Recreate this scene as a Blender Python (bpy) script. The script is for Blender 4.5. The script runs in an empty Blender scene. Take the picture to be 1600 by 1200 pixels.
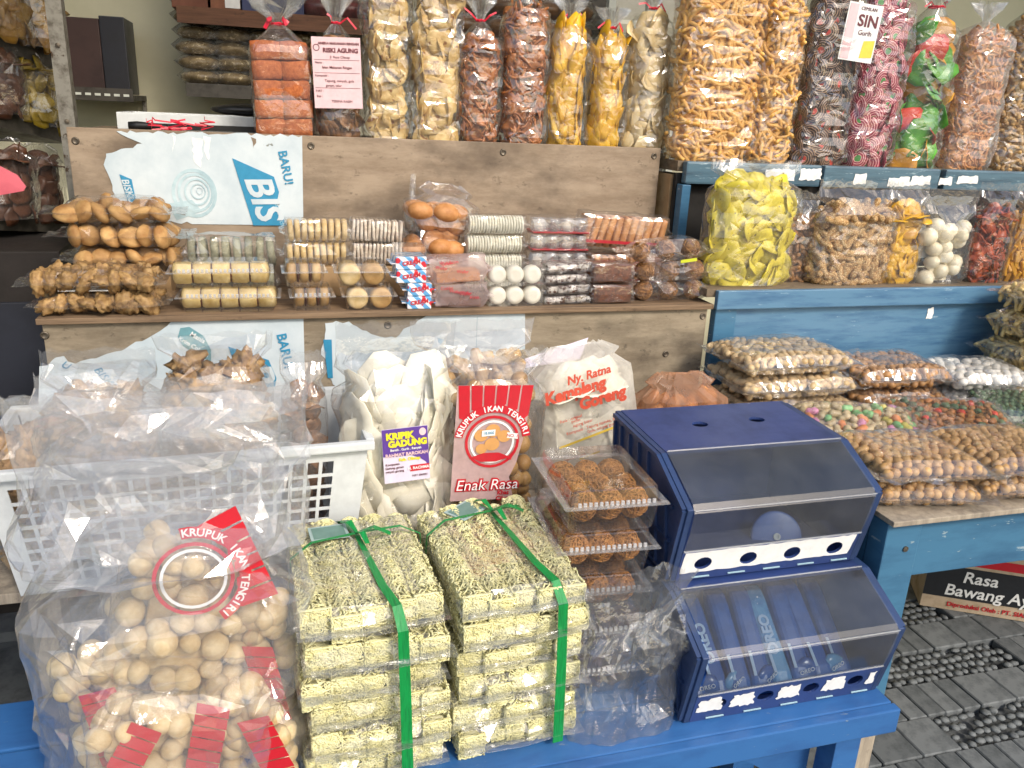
import bpy, bmesh, math, random
import numpy as np
from mathutils import Vector, Matrix, Euler, noise
rnd = random.Random(11)
scene = bpy.context.scene
COL = scene.collection
# ------------------------------------------------------------------ camera
F_PX = 1280.0
CAM_H = 1.45
RM = [[0.96083189, -0.04590641, 0.27330329],
      [-0.27362862, -0.31345938, 0.90932425],
      [0.04392567, -0.94849134, -0.31374307]]
cd = bpy.data.cameras.new('camera'); cam = bpy.data.objects.new('camera', cd); COL.objects.link(cam)
cd.sensor_width = 36; cd.lens = F_PX / 1600 * 36; cd.clip_start = 0.05; cd.clip_end = 500
cam.matrix_world = Matrix(((RM[0][0], -RM[0][1], -RM[0][2], 0), (RM[1][0], -RM[1][1], -RM[1][2], 0),
                           (RM[2][0], -RM[2][1], -RM[2][2], CAM_H), (0, 0, 0, 1)))
scene.camera = cam
# ------------------------------------------------------------------ light
SUN = Vector((0.42, -1.0, 0.95)).normalized()
w = bpy.data.worlds.new('World'); scene.world = w; w.use_nodes = True
nt = w.node_tree; bg = nt.nodes['Background']
sk = nt.nodes.new('ShaderNodeTexSky'); sk.sky_type = 'NISHITA'; sk.sun_disc = False
sk.sun_elevation = math.asin(SUN.z); sk.sun_rotation = math.atan2(SUN.x, SUN.y)
sk.air_density = 1.3; sk.dust_density = 3.0; sk.ozone_density = 1.0
nt.links.new(sk.outputs[0], bg.inputs[0]); bg.inputs[1].default_value = 0.15
sl = bpy.data.lights.new('sun', 'SUN'); sl.energy = 1.8; sl.angle = math.radians(11); sl.color = (1.0, .93, .82)
so = bpy.data.objects.new('sun', sl); COL.objects.link(so)
so.rotation_euler = SUN.to_track_quat('Z', 'Y').to_euler(); so.location = (3, -6, 6)
scene.view_settings.view_transform = 'Standard'; scene.view_settings.look = 'None'
scene.view_settings.exposure = 0.5; scene.view_settings.gamma = 1.0
scene.view_settings.use_curve_mapping = False
try:
    scene.cycles.transparent_max_bounces = 26
    scene.cycles.max_bounces = 5; scene.cycles.diffuse_bounces = 3; scene.cycles.glossy_bounces = 2
except Exception: pass

# ------------------------------------------------------------------ pixel helpers (a pixel gives a direction only)
def ray(px, py):
    d = (px - 800, py - 600, F_PX)
    return Vector([sum(RM[i][k] * d[k] for k in range(3)) for i in range(3)])
def WY(px, py, y):
    d = ray(px, py); return d * (y / d.y) + Vector((0, 0, CAM_H))
def WZ(px, py, z):
    d = ray(px, py); return d * ((z - CAM_H) / d.z) + Vector((0, 0, CAM_H))

# ------------------------------------------------------------------ materials
def lin(h):
    h = h.lstrip('#'); v = [int(h[i:i + 2], 16) / 255 for i in (0, 2, 4)]
    return tuple(x / 12.92 if x <= .04045 else ((x + .055) / 1.055) ** 2.4 for x in v) + (1,)
MATS = {}
def new_mat(name):
    m = bpy.data.materials.new(name); m.use_nodes = True
    nt = m.node_tree; return m, nt, nt.nodes['Principled BSDF'], nt.nodes['Material Output']
def N(nt, t, **kw):
    n = nt.nodes.new(t)
    for k, v in kw.items():
        if k in n.inputs.keys() if hasattr(n.inputs, 'keys') else False: n.inputs[k].default_value = v
        else: setattr(n, k, v)
    return n
def mix_rgb(nt, fac, a, b, mode='MIX'):
    n = nt.nodes.new('ShaderNodeMix'); n.data_type = 'RGBA'; n.blend_type = mode
    for i, v in ((0, fac), (6, a), (7, b)):
        if hasattr(v, 'is_linked') or hasattr(v, 'links'): nt.links.new(v, n.inputs[i])
        else: n.inputs[i].default_value = v
    return n.outputs[2]
def math_n(nt, op, a, b=None, clamp=False):
    n = nt.nodes.new('ShaderNodeMath'); n.operation = op; n.use_clamp = clamp
    for i, v in ((0, a), (1, b)):
        if v is None: continue
        if hasattr(v, 'links'): nt.links.new(v, n.inputs[i])
        else: n.inputs[i].default_value = v
    return n.outputs[0]
def ramp(nt, src, stops):
    n = nt.nodes.new('ShaderNodeValToRGB'); e = n.color_ramp.elements
    while len(e) < len(stops): e.new(.5)
    for q, (p, c) in zip(e, stops): q.position = p; q.color = c
    nt.links.new(src, n.inputs[0]); return n.outputs[0]
def coords(nt, scale=(1, 1, 1), rand=True):
    tc = nt.nodes.new('ShaderNodeTexCoord'); mp = nt.nodes.new('ShaderNodeMapping')
    mp.inputs['Scale'].default_value = scale
    nt.links.new(tc.outputs['Object'], mp.inputs[0])
    if rand:
        oi = nt.nodes.new('ShaderNodeObjectInfo')
        cx = nt.nodes.new('ShaderNodeCombineXYZ')
        r = math_n(nt, 'MULTIPLY', oi.outputs['Random'], 37.0)
        nt.links.new(r, cx.inputs[0]); nt.links.new(r, cx.inputs[1])
        nt.links.new(cx.outputs[0], mp.inputs['Location'])
    return mp.outputs[0]
def tex(nt, vec, scale, detail=4, rough=.6):
    n = nt.nodes.new('ShaderNodeTexNoise'); n.inputs['Scale'].default_value = scale
    n.inputs['Detail'].default_value = detail; n.inputs['Roughness'].default_value = rough
    nt.links.new(vec, n.inputs['Vector']); return n.outputs[0]
def bump(nt, src, bsdf, strength=.3, dist=.002):
    b = nt.nodes.new('ShaderNodeBump'); b.inputs['Strength'].default_value = strength
    b.inputs['Distance'].default_value = dist
    nt.links.new(src, b.inputs['Height'])
    nt.links.new(b.outputs[0], bsdf.inputs['Normal'] if 'Normal' in bsdf.inputs else bsdf.inputs[2]); return b
def food(name, c1, c2=None, rough=.5, scale=60, bmp=.4, dist=.002, vary=.35, spots=None, spot_scale=70, spot_cut=.64, sub=.0, grain=None):
    """mottled food-like material; each piece takes its own lightness"""
    if name in MATS: return MATS[name]
    m, nt, b, o = new_mat(name); v = coords(nt)
    n1 = tex(nt, v, scale, 5)
    c1 = lin(c1); c2 = lin(c2) if c2 else tuple(x * .55 for x in c1[:3]) + (1,)
    col = mix_rgb(nt, ramp(nt, n1, [(.35, (0, 0, 0, 1)), (.65, (1, 1, 1, 1))]), c2, c1)
    if spots:
        s = tex(nt, v, spot_scale, 2); sf = ramp(nt, s, [(spot_cut, (0, 0, 0, 1)), (spot_cut + .04, (1, 1, 1, 1))])
        col = mix_rgb(nt, sf, col, lin(spots))
    oi = nt.nodes.new('ShaderNodeObjectInfo')
    k = math_n(nt, 'ADD', math_n(nt, 'MULTIPLY', oi.outputs['Random'], vary), 1 - vary * .6)
    hs = nt.nodes.new('ShaderNodeHueSaturation'); nt.links.new(k, hs.inputs['Value']); nt.links.new(col, hs.inputs['Color'])
    nt.links.new(hs.outputs[0], b.inputs['Base Color'])
    b.inputs['Roughness'].default_value = rough
    if sub: b.inputs['Subsurface Weight'].default_value = sub; b.inputs['Subsurface Radius'].default_value = (.01, .006, .003)
    g = n1 if grain is None else tex(nt, v, grain, 3)
    if bmp: bump(nt, g, b, bmp, dist)
    MATS[name] = m; return m
def paint(name, c1, c2=None, rough=.45, scale=(1, 1, 1), nscale=6, bmp=.15, dist=.002, cut=(.45, .7), spec=.5, metal=0, chips=None, chip_cut=.68, chip_scale=25):
    if name in MATS: return MATS[name]
    m, nt, b, o = new_mat(name); v = coords(nt, scale, rand=False)
    n1 = tex(nt, v, nscale, 7, .65); c1 = lin(c1); c2 = lin(c2) if c2 else tuple(x * .7 for x in c1[:3]) + (1,)
    col = mix_rgb(nt, ramp(nt, n1, [(cut[0], (0, 0, 0, 1)), (cut[1], (1, 1, 1, 1))]), c1, c2)
    if chips:
        s = tex(nt, v, chip_scale, 5, .7); sf = ramp(nt, s, [(chip_cut, (0, 0, 0, 1)), (chip_cut + .03, (1, 1, 1, 1))])
        col = mix_rgb(nt, sf, col, lin(chips))
    nt.links.new(col, b.inputs['Base Color']); b.inputs['Metallic'].default_value = metal
    rr = ramp(nt, n1, [(.3, (rough * .8,) * 3 + (1,)), (.7, (min(1, rough * 1.25),) * 3 + (1,))])
    nt.links.new(rr, b.inputs['Roughness'])
    if bmp: bump(nt, n1, b, bmp, dist)
    MATS[name] = m; return m
def wood(name, light, dark, stain, grain=(2.5, 14, 34), stain_cut=.56, rough=.75):
    if name in MATS: return MATS[name]
    m, nt, b, o = new_mat(name); v = coords(nt, grain, rand=False); v2 = coords(nt, (1, 1, 1.6), rand=False)
    g = tex(nt, v, 1.6, 9, .72); s = tex(nt, v2, 4.0, 6, .62); f = tex(nt, v2, 26, 5, .7)
    col = mix_rgb(nt, ramp(nt, g, [(.36, (0, 0, 0, 1)), (.62, (1, 1, 1, 1))]), lin(dark), lin(light))
    col = mix_rgb(nt, math_n(nt, 'MULTIPLY', ramp(nt, s, [(stain_cut, (0, 0, 0, 1)), (stain_cut + .2, (1, 1, 1, 1))]), .75), col, lin(stain))
    sp = math_n(nt, 'MULTIPLY', ramp(nt, f, [(.60, (0, 0, 0, 1)), (.68, (1, 1, 1, 1))]), .6)
    col = mix_rgb(nt, sp, col, lin(stain))
    nt.links.new(col, b.inputs['Base Color']); b.inputs['Roughness'].default_value = rough
    bump(nt, g, b, .35, .003); MATS[name] = m; return m
def film(name, gloss=.5, haze=.05, base=.05, rough=.1, tint=(1, 1, 1), bscale=55, bstr=.35, hazecol=(.9, .92, .95), facing=.6):
    """clear wrapping film: see-through, glossy at grazing angles, crinkled"""
    if name in MATS: return MATS[name]
    m = bpy.data.materials.new(name); m.use_nodes = True; nt = m.node_tree; nt.nodes.clear()
    out = nt.nodes.new('ShaderNodeOutputMaterial')
    v = coords(nt); n1 = tex(nt, v, bscale, 3, .55)
    bp = nt.nodes.new('ShaderNodeBump'); bp.inputs['Strength'].default_value = bstr; bp.inputs['Distance'].default_value = .004
    nt.links.new(n1, bp.inputs['Height'])
    tr = nt.nodes.new('ShaderNodeBsdfTransparent'); tr.inputs[0].default_value = tint + (1,)
    gl = nt.nodes.new('ShaderNodeBsdfGlossy'); gl.inputs['Roughness'].default_value = rough; nt.links.new(bp.outputs[0], gl.inputs['Normal'])
    lw = nt.nodes.new('ShaderNodeLayerWeight'); lw.inputs[0].default_value = .5; nt.links.new(bp.outputs[0], lw.inputs['Normal'])
    f = math_n(nt, 'ADD', math_n(nt, 'MULTIPLY', math_n(nt, 'POWER', lw.outputs['Facing'], 3.0), gloss), base, True)
    mx = nt.nodes.new('ShaderNodeMixShader'); nt.links.new(f, mx.inputs[0]); nt.links.new(tr.outputs[0], mx.inputs[1]); nt.links.new(gl.outputs[0], mx.inputs[2])
    last = mx.outputs[0]
    if haze:
        df = nt.nodes.new('ShaderNodeBsdfDiffuse'); df.inputs[0].default_value = hazecol + (1,)
        tl = nt.nodes.new('ShaderNodeBsdfTranslucent'); tl.inputs[0].default_value = hazecol + (1,)
        ad = nt.nodes.new('ShaderNodeMixShader'); ad.inputs[0].default_value = .5
        nt.links.new(df.outputs[0], ad.inputs[1]); nt.links.new(tl.outputs[0], ad.inputs[2])
        m2 = nt.nodes.new('ShaderNodeMixShader')
        hz = tex(nt, v, 14, 4, .6)
        hf = math_n(nt, 'MULTIPLY', ramp(nt, hz, [(.3, (.4,) * 3 + (1,)), (.75, (1.0,) * 3 + (1,))]), haze)
        nt.links.new(hf, m2.inputs[0])
        nt.links.new(last, m2.inputs[1]); nt.links.new(ad.outputs[0], m2.inputs[2]); last = m2.outputs[0]
    nt.links.new(last, out.inputs[0]); MATS[name] = m; return m
def flat(name, c, rough=.5):
    if name in MATS: return MATS[name]
    return paint(name, c, None, rough, nscale=40, bmp=.02, cut=(.3, 1.0))

FILM = film('clear_film', gloss=.8, haze=.055, base=.125, rough=.12, bscale=34, bstr=.6)
FILM2 = film('milky_film', gloss=.75, haze=.2, base=.11, rough=.13, bscale=38, bstr=.5)
FILM3 = film('thin_clean_film', gloss=.7, haze=.03, base=.11, rough=.06, bscale=38, bstr=.45)
CLAM = film('clamshell_plastic', gloss=.75, haze=.035, base=.09, rough=.05, bscale=18, bstr=.08)
HOOD = film('scuffed_hood_plastic', gloss=.6, haze=.10, base=.09, rough=.14, tint=(.62, .66, .68), bscale=6, bstr=.03)

# ------------------------------------------------------------------ mesh helpers
def link(o, parent=None):
    COL.objects.link(o)
    if parent is not None: o.parent = parent
    return o
def T(name, label, cat, loc=(0, 0, 0), rot=(0, 0, 0), group=None):
    o = bpy.data.objects.new(name, None); o.empty_display_size = .05; COL.objects.link(o)
    o.location = loc; o.rotation_euler = rot
    return tag(o, label, cat, group)
def tag(o, label, cat, group=None):
    o['label'] = label; o['category'] = cat
    if group: o['group'] = group
    return o
def mesh(name, vs, fs, mat, smooth=False):
    me = bpy.data.meshes.new(name); me.from_pydata([tuple(v) for v in vs], [], fs); me.update()
    if mat: me.materials.append(mat)
    if smooth: me.polygons.foreach_set('use_smooth', [True] * len(me.polygons))
    return me
def ob(name, me, parent=None, M=None, kind=None):
    o = bpy.data.objects.new(name, me); link(o, parent)
    if M is not None: o.matrix_basis = M
    if kind: o['kind'] = kind
    return o
class B:
    def __init__(s): s.v = []; s.f = []
    def add(s, vs, fs):
        n = len(s.v); s.v += [tuple(v) for v in vs]; s.f += [tuple(i + n for i in f) for f in fs]; return s
    def box(s, x0, x1, y0, y1, z0, z1, M=None):
        vs = [Vector(p) for p in ((x0, y0, z0), (x1, y0, z0), (x1, y1, z0), (x0, y1, z0), (x0, y0, z1), (x1, y0, z1), (x1, y1, z1), (x0, y1, z1))]
        if M is not None: vs = [M @ v for v in vs]
        return s.add(vs, [(0, 3, 2, 1), (4, 5, 6, 7), (0, 1, 5, 4), (1, 2, 6, 5), (2, 3, 7, 6), (3, 0, 4, 7)])
    def tube(s, pts, r, n=6, cap=True):
        pts = [Vector(p) for p in pts]; rs = r if isinstance(r, (list, tuple)) else [r] * len(pts)
        rings = []; up = None
        for i, p in enumerate(pts):
            t = (pts[min(i + 1, len(pts) - 1)] - pts[max(i - 1, 0)]).normalized()
            if up is None: up = t.orthogonal().normalized()
            up = (up - t * up.dot(t)); up = up.normalized() if up.length > 1e-6 else t.orthogonal().normalized()
            b = t.cross(up)
            rings.append([p + (up * math.cos(2 * math.pi * k / n) + b * math.sin(2 * math.pi * k / n)) * rs[i] for k in range(n)])
        vs = [v for q in rings for v in q]; fs = []
        for i in range(len(pts) - 1):
            for k in range(n): a = i * n + k; c = i * n + (k + 1) % n; fs.append((a, c, c + n, a + n))
        if cap: fs.append(tuple(range(n - 1, -1, -1))); fs.append(tuple((len(pts) - 1) * n + k for k in range(n)))
        return s.add(vs, fs)
    def strip(s, pts, wdir, wid, th=.0006):
        """flat ribbon along pts"""
        pts = [Vector(p) for p in pts]; vs = []; fs = []
        for i, p in enumerate(pts):
            t = (pts[min(i + 1, len(pts) - 1)] - pts[max(i - 1, 0)]).normalized()
            wd = Vector(wdir[i] if isinstance(wdir, list) else wdir); wd = (wd - t * wd.dot(t)).normalized(); n = t.cross(wd)
            ww = wid[i] if isinstance(wid, list) else wid
            for a, b in ((-1, -1), (1, -1), (1, 1), (-1, 1)): vs.append(p + wd * a * ww / 2 + n * b * th / 2)
        for i in range(len(pts) - 1):
            for k in range(4): a = i * 4 + k; c = i * 4 + (k + 1) % 4; fs.append((a, c, c + 4, a + 4))
        m = (len(pts) - 1) * 4; fs += [(3, 2, 1, 0), (m, m + 1, m + 2, m + 3)]
        return s.add(vs, fs)
    def prism(s, poly, axis, a0, a1):
        """polygon (2D) extruded along axis x|y|z from a0 to a1"""
        def P(p, a): return {'x': (a, p[0], p[1]), 'y': (p[0], a, p[1]), 'z': (p[0], p[1], a)}[axis]
        n = len(poly); vs = [P(p, a0) for p in poly] + [P(p, a1) for p in poly]
        fs = [tuple(range(n)), tuple(range(2 * n - 1, n - 1, -1))] + [(i, i + n, (i + 1) % n + n, (i + 1) % n) for i in range(n)]
        return s.add(vs, fs)
    def lathe(s, prof, n=16, M=None):
        vs = []; fs = []
        for r, z in prof:
            for k in range(n):
                v = Vector((r * math.cos(2 * math.pi * k / n), r * math.sin(2 * math.pi * k / n), z)); vs.append(M @ v if M is not None else v)
        for i in range(len(prof) - 1):
            for k in range(n): a = i * n + k; c = i * n + (k + 1) % n; fs.append((a, c, c + n, a + n))
        fs.append(tuple(range(n - 1, -1, -1))); fs.append(tuple((len(prof) - 1) * n + k for k in range(n)))
        return s.add(vs, fs)
    def me(s, name, mat, smooth=False, bevel=0, seg=2):
        m = mesh(name, s.v, s.f, None)
        bm = bmesh.new(); bm.from_mesh(m)
        if bevel: bmesh.ops.bevel(bm, geom=[e for e in bm.edges if len(e.link_faces) == 2 and e.calc_face_angle(0) > .5], offset=bevel, segments=seg, affect='EDGES', profile=.6)
        bmesh.ops.recalc_face_normals(bm, faces=bm.faces); bm.to_mesh(m); bm.free()
        if mat: m.materials.append(mat)
        if smooth: m.polygons.foreach_set('use_smooth', [True] * len(m.polygons))
        return m
    def obj(s, name, mat, parent=None, smooth=False, bevel=0, M=None, kind=None, seg=2):
        return ob(name, s.me(name, mat, smooth, bevel, seg), parent, M, kind)
def plate(name, outer, holes, th, mat, parent=None, M=None, bend=None):
    """flat plate in local XZ with holes, thickness along +y"""
    bm = bmesh.new(); es = []
    for lp in [outer] + list(holes):
        vs = [bm.verts.new((p[0], 0, p[1])) for p in lp]
        es += [bm.edges.new((vs[i], vs[(i + 1) % len(vs)])) for i in range(len(vs))]
    r = bmesh.ops.triangle_fill(bm, use_beauty=True, edges=es)
    fs = [g for g in r['geom'] if isinstance(g, bmesh.types.BMFace)]
    ex = bmesh.ops.extrude_face_region(bm, geom=fs)
    for g in ex['geom']:
        if isinstance(g, bmesh.types.BMVert): g.co.y += th
    if bend:
        for v in bm.verts: v.co = bend(v.co)
    bmesh.ops.recalc_face_normals(bm, faces=bm.faces)
    me = bpy.data.meshes.new(name); bm.to_mesh(me); bm.free(); me.materials.append(mat)
    return ob(name, me, parent, M)
def oval(cx, cz, rx, rz, n=16): return [(cx + rx * math.cos(2 * math.pi * k / n), cz + rz * math.sin(2 * math.pi * k / n)) for k in range(n)]
def grid_plate(name, xs, zs, solid, th, mat, parent, fn):
    """lattice panel: solid(i,j) says which cells are plastic; fn maps (x,z,depth) to 3D"""
    vs = []; idx = {}; fs = []
    def V(i, j, k):
        if (i, j, k) not in idx: idx[(i, j, k)] = len(vs); vs.append(fn(xs[i], zs[j], k * th))
        return idx[(i, j, k)]
    nx, nz = len(xs) - 1, len(zs) - 1
    S = lambda i, j: 0 <= i < nx and 0 <= j < nz and solid(i, j)
    for i in range(nx):
        for j in range(nz):
            if not S(i, j): continue
            fs.append((V(i, j, 0), V(i + 1, j, 0), V(i + 1, j + 1, 0), V(i, j + 1, 0)))
            fs.append((V(i, j, 1), V(i, j + 1, 1), V(i + 1, j + 1, 1), V(i + 1, j, 1)))
            for (di, dj, a, b) in ((-1, 0, (i, j), (i, j + 1)), (1, 0, (i + 1, j + 1), (i + 1, j)), (0, -1, (i + 1, j), (i, j)), (0, 1, (i, j + 1), (i + 1, j + 1))):
                if not S(i + di, j + dj): fs.append((V(*a, 0), V(*b, 0), V(*b, 1), V(*a, 1)))
    return ob(name, mesh(name, vs, fs, mat), parent)
TXT = {}
def text_mesh(s, size, mat, ext=.0004, shear=0, spacing=1.0, bold=0):
    key = (s, size, mat.name, shear, spacing, bold)
    if key in TXT: return TXT[key]
    cu = bpy.data.curves.new('lettering', 'FONT'); cu.body = s; cu.size = size; cu.extrude = ext; cu.align_x = 'CENTER'; cu.align_y = 'CENTER'
    cu.shear = shear; cu.space_character = spacing; cu.resolution_u = 3; cu.offset = bold
    to = bpy.data.objects.new('lettering', cu); COL.objects.link(to)
    me = bpy.data.meshes.new_from_object(to)
    if not len(me.vertices):
        dg = bpy.context.evaluated_depsgraph_get(); dg.update(); me = bpy.data.meshes.new_from_object(to.evaluated_get(dg))
    bpy.data.objects.remove(to)
    me.materials.clear(); me.materials.append(mat); TXT[key] = me; return me
STAND = Matrix.Rotation(math.pi / 2, 4, 'X')          # text lies in XY: stand it up to face -Y
def text(s, size, mat, parent, x, z, y=0, rot=0, base=None, **kw):
    """lettering on a panel lying in the parent's XZ plane, facing -Y"""
    me = text_mesh(s, size, mat, **kw)
    M = Matrix.Translation((x, y, z)) @ Matrix.Rotation(-rot, 4, 'Y') @ STAND
    if base is not None: M = base @ M
    return ob('lettering', me, parent, M)
def arc_text(s, size, mat, parent, cx, cz, r, a0, a1, y=0, base=None, **kw):
    n = len(s)
    for i, ch in enumerate(s):
        if ch == ' ': continue
        a = a0 + (a1 - a0) * i / max(1, n - 1)
        text(ch, size, mat, parent, cx + r * math.cos(a), cz + r * math.sin(a), y, a - math.pi / 2, base, **kw)
def rot_to(n, twist=0):
    n = Vector(n).normalized(); q = n.to_track_quat('Z', 'Y'); return q.to_matrix().to_4x4() @ Matrix.Rotation(twist, 4, 'Z')

# ------------------------------------------------------------------ food pieces: meshes shared between alike pieces
def ico(r, sub=2, squash=(1, 1, 1), amp=0, freq=30, seed=0):
    bm = bmesh.new(); bmesh.ops.create_icosphere(bm, subdivisions=sub, radius=r)
    for v in bm.verts:
        p = Vector((v.co.x * squash[0], v.co.y * squash[1], v.co.z * squash[2]))
        if amp: p *= 1 + amp * noise.noise(p * freq + Vector((seed * 7.3, 1.1, 2.2)))
        v.co = p
    vs = [v.co.copy() for v in bm.verts]; fs = [tuple(v.index for v in f.verts) for f in bm.faces]; bm.free(); return vs, fs
def piece_ball(r, mat, k=3, amp=.12, sub=2, squash=(1, 1, .93)):
    return [mesh('ball', *ico(r, sub, squash, amp, .8 / r, s), mat, True) for s in range(k)]
def piece_lump(r, mat, k=3, amp=.5, squash=(1, .8, .6), freq=1.6, sub=2):
    return [mesh('lump', *ico(r, sub, squash, amp, freq / r, s + 20), mat, True) for s in range(k)]
def piece_nut(l, r, mat, k=2):
    out = []
    for q in range(k):
        b = B(); n = 7; pr = []
        for i in range(8):
            t = i / 7; rr = r * max(.12, math.sin(math.pi * (t * .92 + .04)) ** .5) * (1 - (.28 + .1 * q) * math.exp(-((t - .48) / .17) ** 2))
            pr.append((rr, (t - .5) * l))
        b.lathe(pr, n, Matrix.Rotation(math.pi / 2, 4, 'Y')); out.append(b.me('nut', mat, True))
    return out
def piece_stick(l, r, mat, k=4, bend=.8, sides=6, bump_r=0, taper=.6):
    out = []
    for q in range(k):
        b = B(); g = random.Random(q + int(l * 9999)); bd = bend * g.uniform(.1, 1.2); pts = []; rs = []
        n = 7 if not bump_r else 12
        for i in range(n):
            t = i / (n - 1) - .5; a = t * bd * 2
            R = l / (2 * bd)
            pts.append((R * math.sin(a), R * (1 - math.cos(a)) - R * (1 - math.cos(bd)) * .5, g.uniform(-.1, .1) * r * 2))
            rs.append(r * (taper if i in (0, n - 1) else 1) * (1 + g.uniform(-.12, .12) + (bump_r * (i % 2))))
        b.tube(pts, rs, sides); out.append(b.me('stick', mat, True))
    return out
def piece_bar(l, wd, th, mat, k=2):
    out = []
    for q in range(k):
        b = B(); b.box(-l / 2, l / 2, -wd / 2, wd / 2, -th / 2, th / 2); out.append(b.me('bar', mat, False, min(wd, th) * .18, 1))
    return out
def piece_chip(r, mat, k=4, th=.0016, curl=.35, asp=1.0, wav=.25, n=12):
    out = []
    for q in range(k):
        g = random.Random(q * 5 + int(r * 1e5)); vs = []; fs = []; c1 = curl * g.uniform(.3, 1.0) * (1 if q % 3 == 1 else -1); c2 = g.uniform(-.6, .3) * curl; ph = g.uniform(0, 6)
        def zz(x, y): return (c1 * x * x / asp ** 1.4 + c2 * y * y) / r + wav * r * .25 * math.sin(3 * math.atan2(y, x) + ph) * (math.hypot(x, y) / r) ** 2
        for side in (1, -1):
            vs.append((0, 0, side * th / 2))
            for ring in (.55, 1.0):
                for i in range(n):
                    a = 2 * math.pi * i / n; rr = r * ring * (1 + (.07 * math.sin(5 * a + ph) if ring == 1 else 0))
                    x = rr * math.cos(a) * asp; y = rr * math.sin(a); vs.append((x, y, zz(x, y) + side * th / 2 * (1 if ring < 1 else .6)))
        o = 1 + 2 * n
        for s, off in ((0, 0), (1, o)):
            for i in range(n):
                j = (i + 1) % n
                a = [(off, off + 1 + i, off + 1 + j), (off + 1 + i, off + 1 + n + i, off + 1 + n + j, off + 1 + j)]
                fs += a if s == 0 else [tuple(reversed(f)) for f in a]
        for i in range(n): j = (i + 1) % n; fs.append((1 + n + i, o + 1 + n + i, o + 1 + n + j, 1 + n + j))
        out.append(mesh('chip', vs, fs, mat, True))
    return out
def piece_block(sx, sy, sz, mat, k=2, amp=.06):
    out = []
    for q in range(k):
        bm = bmesh.new(); bmesh.ops.create_cube(bm, size=1); bmesh.ops.subdivide_edges(bm, edges=bm.edges, cuts=3, use_grid_fill=True)
        for v in bm.verts:
            p = v.co; l = max(abs(p.x), abs(p.y), abs(p.z)); rr = p.normalized() * .62; p = p.lerp(rr, .18)
            p = Vector((p.x * sx, p.y * sy, p.z * sz)); p += Vector(noise.noise_vector(p * 60 + Vector((q * 9, 0, 0)))) * amp * min(sx, sz); v.co = p
        me = bpy.data.meshes.new('block'); bm.to_mesh(me); bm.free(); me.materials.append(mat); me.polygons.foreach_set('use_smooth', [True] * len(me.polygons)); out.append(me)
    return out
def piece_shreds(r, th, mat, n=60, l=.9, k=2, flatten=(1, 1, 1)):
    """a nest of fine strands round a ball (too fine to pick apart)"""
    out = []
    for q in range(k):
        g = random.Random(q + 3); b = B(); b.add(*ico(r * .9, 2, flatten))
        for _ in range(n):
            u = Vector((g.gauss(0, 1), g.gauss(0, 1), g.gauss(0, 1))).normalized(); t = u.orthogonal().normalized()
            t = (Matrix.Rotation(g.uniform(0, 6.28), 3, u) @ t); pts = []
            c = g.uniform(-.6, .6)
            for i in range(6):
                a = (i / 5 - .5) * l * 1.6; d = (u * math.cos(a) + t * math.sin(a) + u.cross(t) * (c * a * a)).normalized()
                d = d * r * g.uniform(.93, 1.05); pts.append(Vector((d.x * flatten[0], d.y * flatten[1], d.z * flatten[2])))
            b.tube(pts, th, 3, False)
        out.append(b.me('strand_ball', mat, True))
    return out

def scatter(root, places, pieces, pname, cap=300, rest='filling', scl=(.9, 1.12)):
    """places: (matrix, weight) sorted outermost first: those that show largest are objects, the rest one filling"""
    objs = places[:cap]; left = places[cap:]
    for M in objs:
        s = rnd.uniform(*scl); ob(pname, rnd.choice(pieces), root, M @ Matrix.Scale(s, 4))
    if left:
        cache = {}; VS = []; FS = []; n = 0
        for M in left:
            me = rnd.choice(pieces)
            if me.name not in cache:
                a = np.empty(len(me.vertices) * 3); me.vertices.foreach_get('co', a)
                cache[me.name] = (a.reshape(-1, 3), [tuple(p.vertices) for p in me.polygons])
            a, f = cache[me.name]; m = np.array(M)
            VS.append(a @ m[:3, :3].T + m[:3, 3]); FS += [tuple(i + n for i in q) for q in f]; n += len(a)
        me = mesh(rest, np.concatenate(VS), FS, pieces[0].materials[0], True)
        ob(rest, me, root, None, 'stuff')
def sup(a, b, th, n=3.0):
    c, s = math.cos(th), math.sin(th)
    return Vector((a * math.copysign(abs(c) ** (2 / n), c), b * math.copysign(abs(s) ** (2 / n), s), 0))
def prof_up(v, bulge=0):
    k = 1.0
    if v < .07: k *= .86 + .14 * math.sqrt(max(0, v / .07))
    if v > .86: k *= math.sqrt(max(.02, 1 - ((v - .86) / .16) ** 2 * .75))
    return k * (1 + bulge * math.sin(math.pi * v))
def tri_noise(s, z, c, o):
    """flat facets between random heights on a warped triangular lattice: the creases of crumpled film"""
    wv = noise.noise_vector(Vector((s / c * .45, z / c * .45, o))); x = s / c + wv.x * .9 + z / c * .35; y = z / c + wv.y * .9
    i, j = math.floor(x), math.floor(y); fx, fy = x - i, y - j
    H = lambda a, b: ((math.sin(a * 127.1 + b * 311.7 + o * 74.7) * 43758.5453) % 1.0) * 2 - 1
    a, b, d, e = H(i, j), H(i + 1, j), H(i, j + 1), H(i + 1, j + 1)
    return a + (b - a) * fx + (e - b) * fy if fx > fy else a + (d - a) * fy + (e - d) * fx
def crease(p, o):
    return .75 - (abs(noise.noise(p * 9 + o)) * 1.5 + abs(noise.noise(p * 21 - o)) * 1.1 + abs(noise.noise(p * 44 + o * 2)) * .55)
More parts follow.
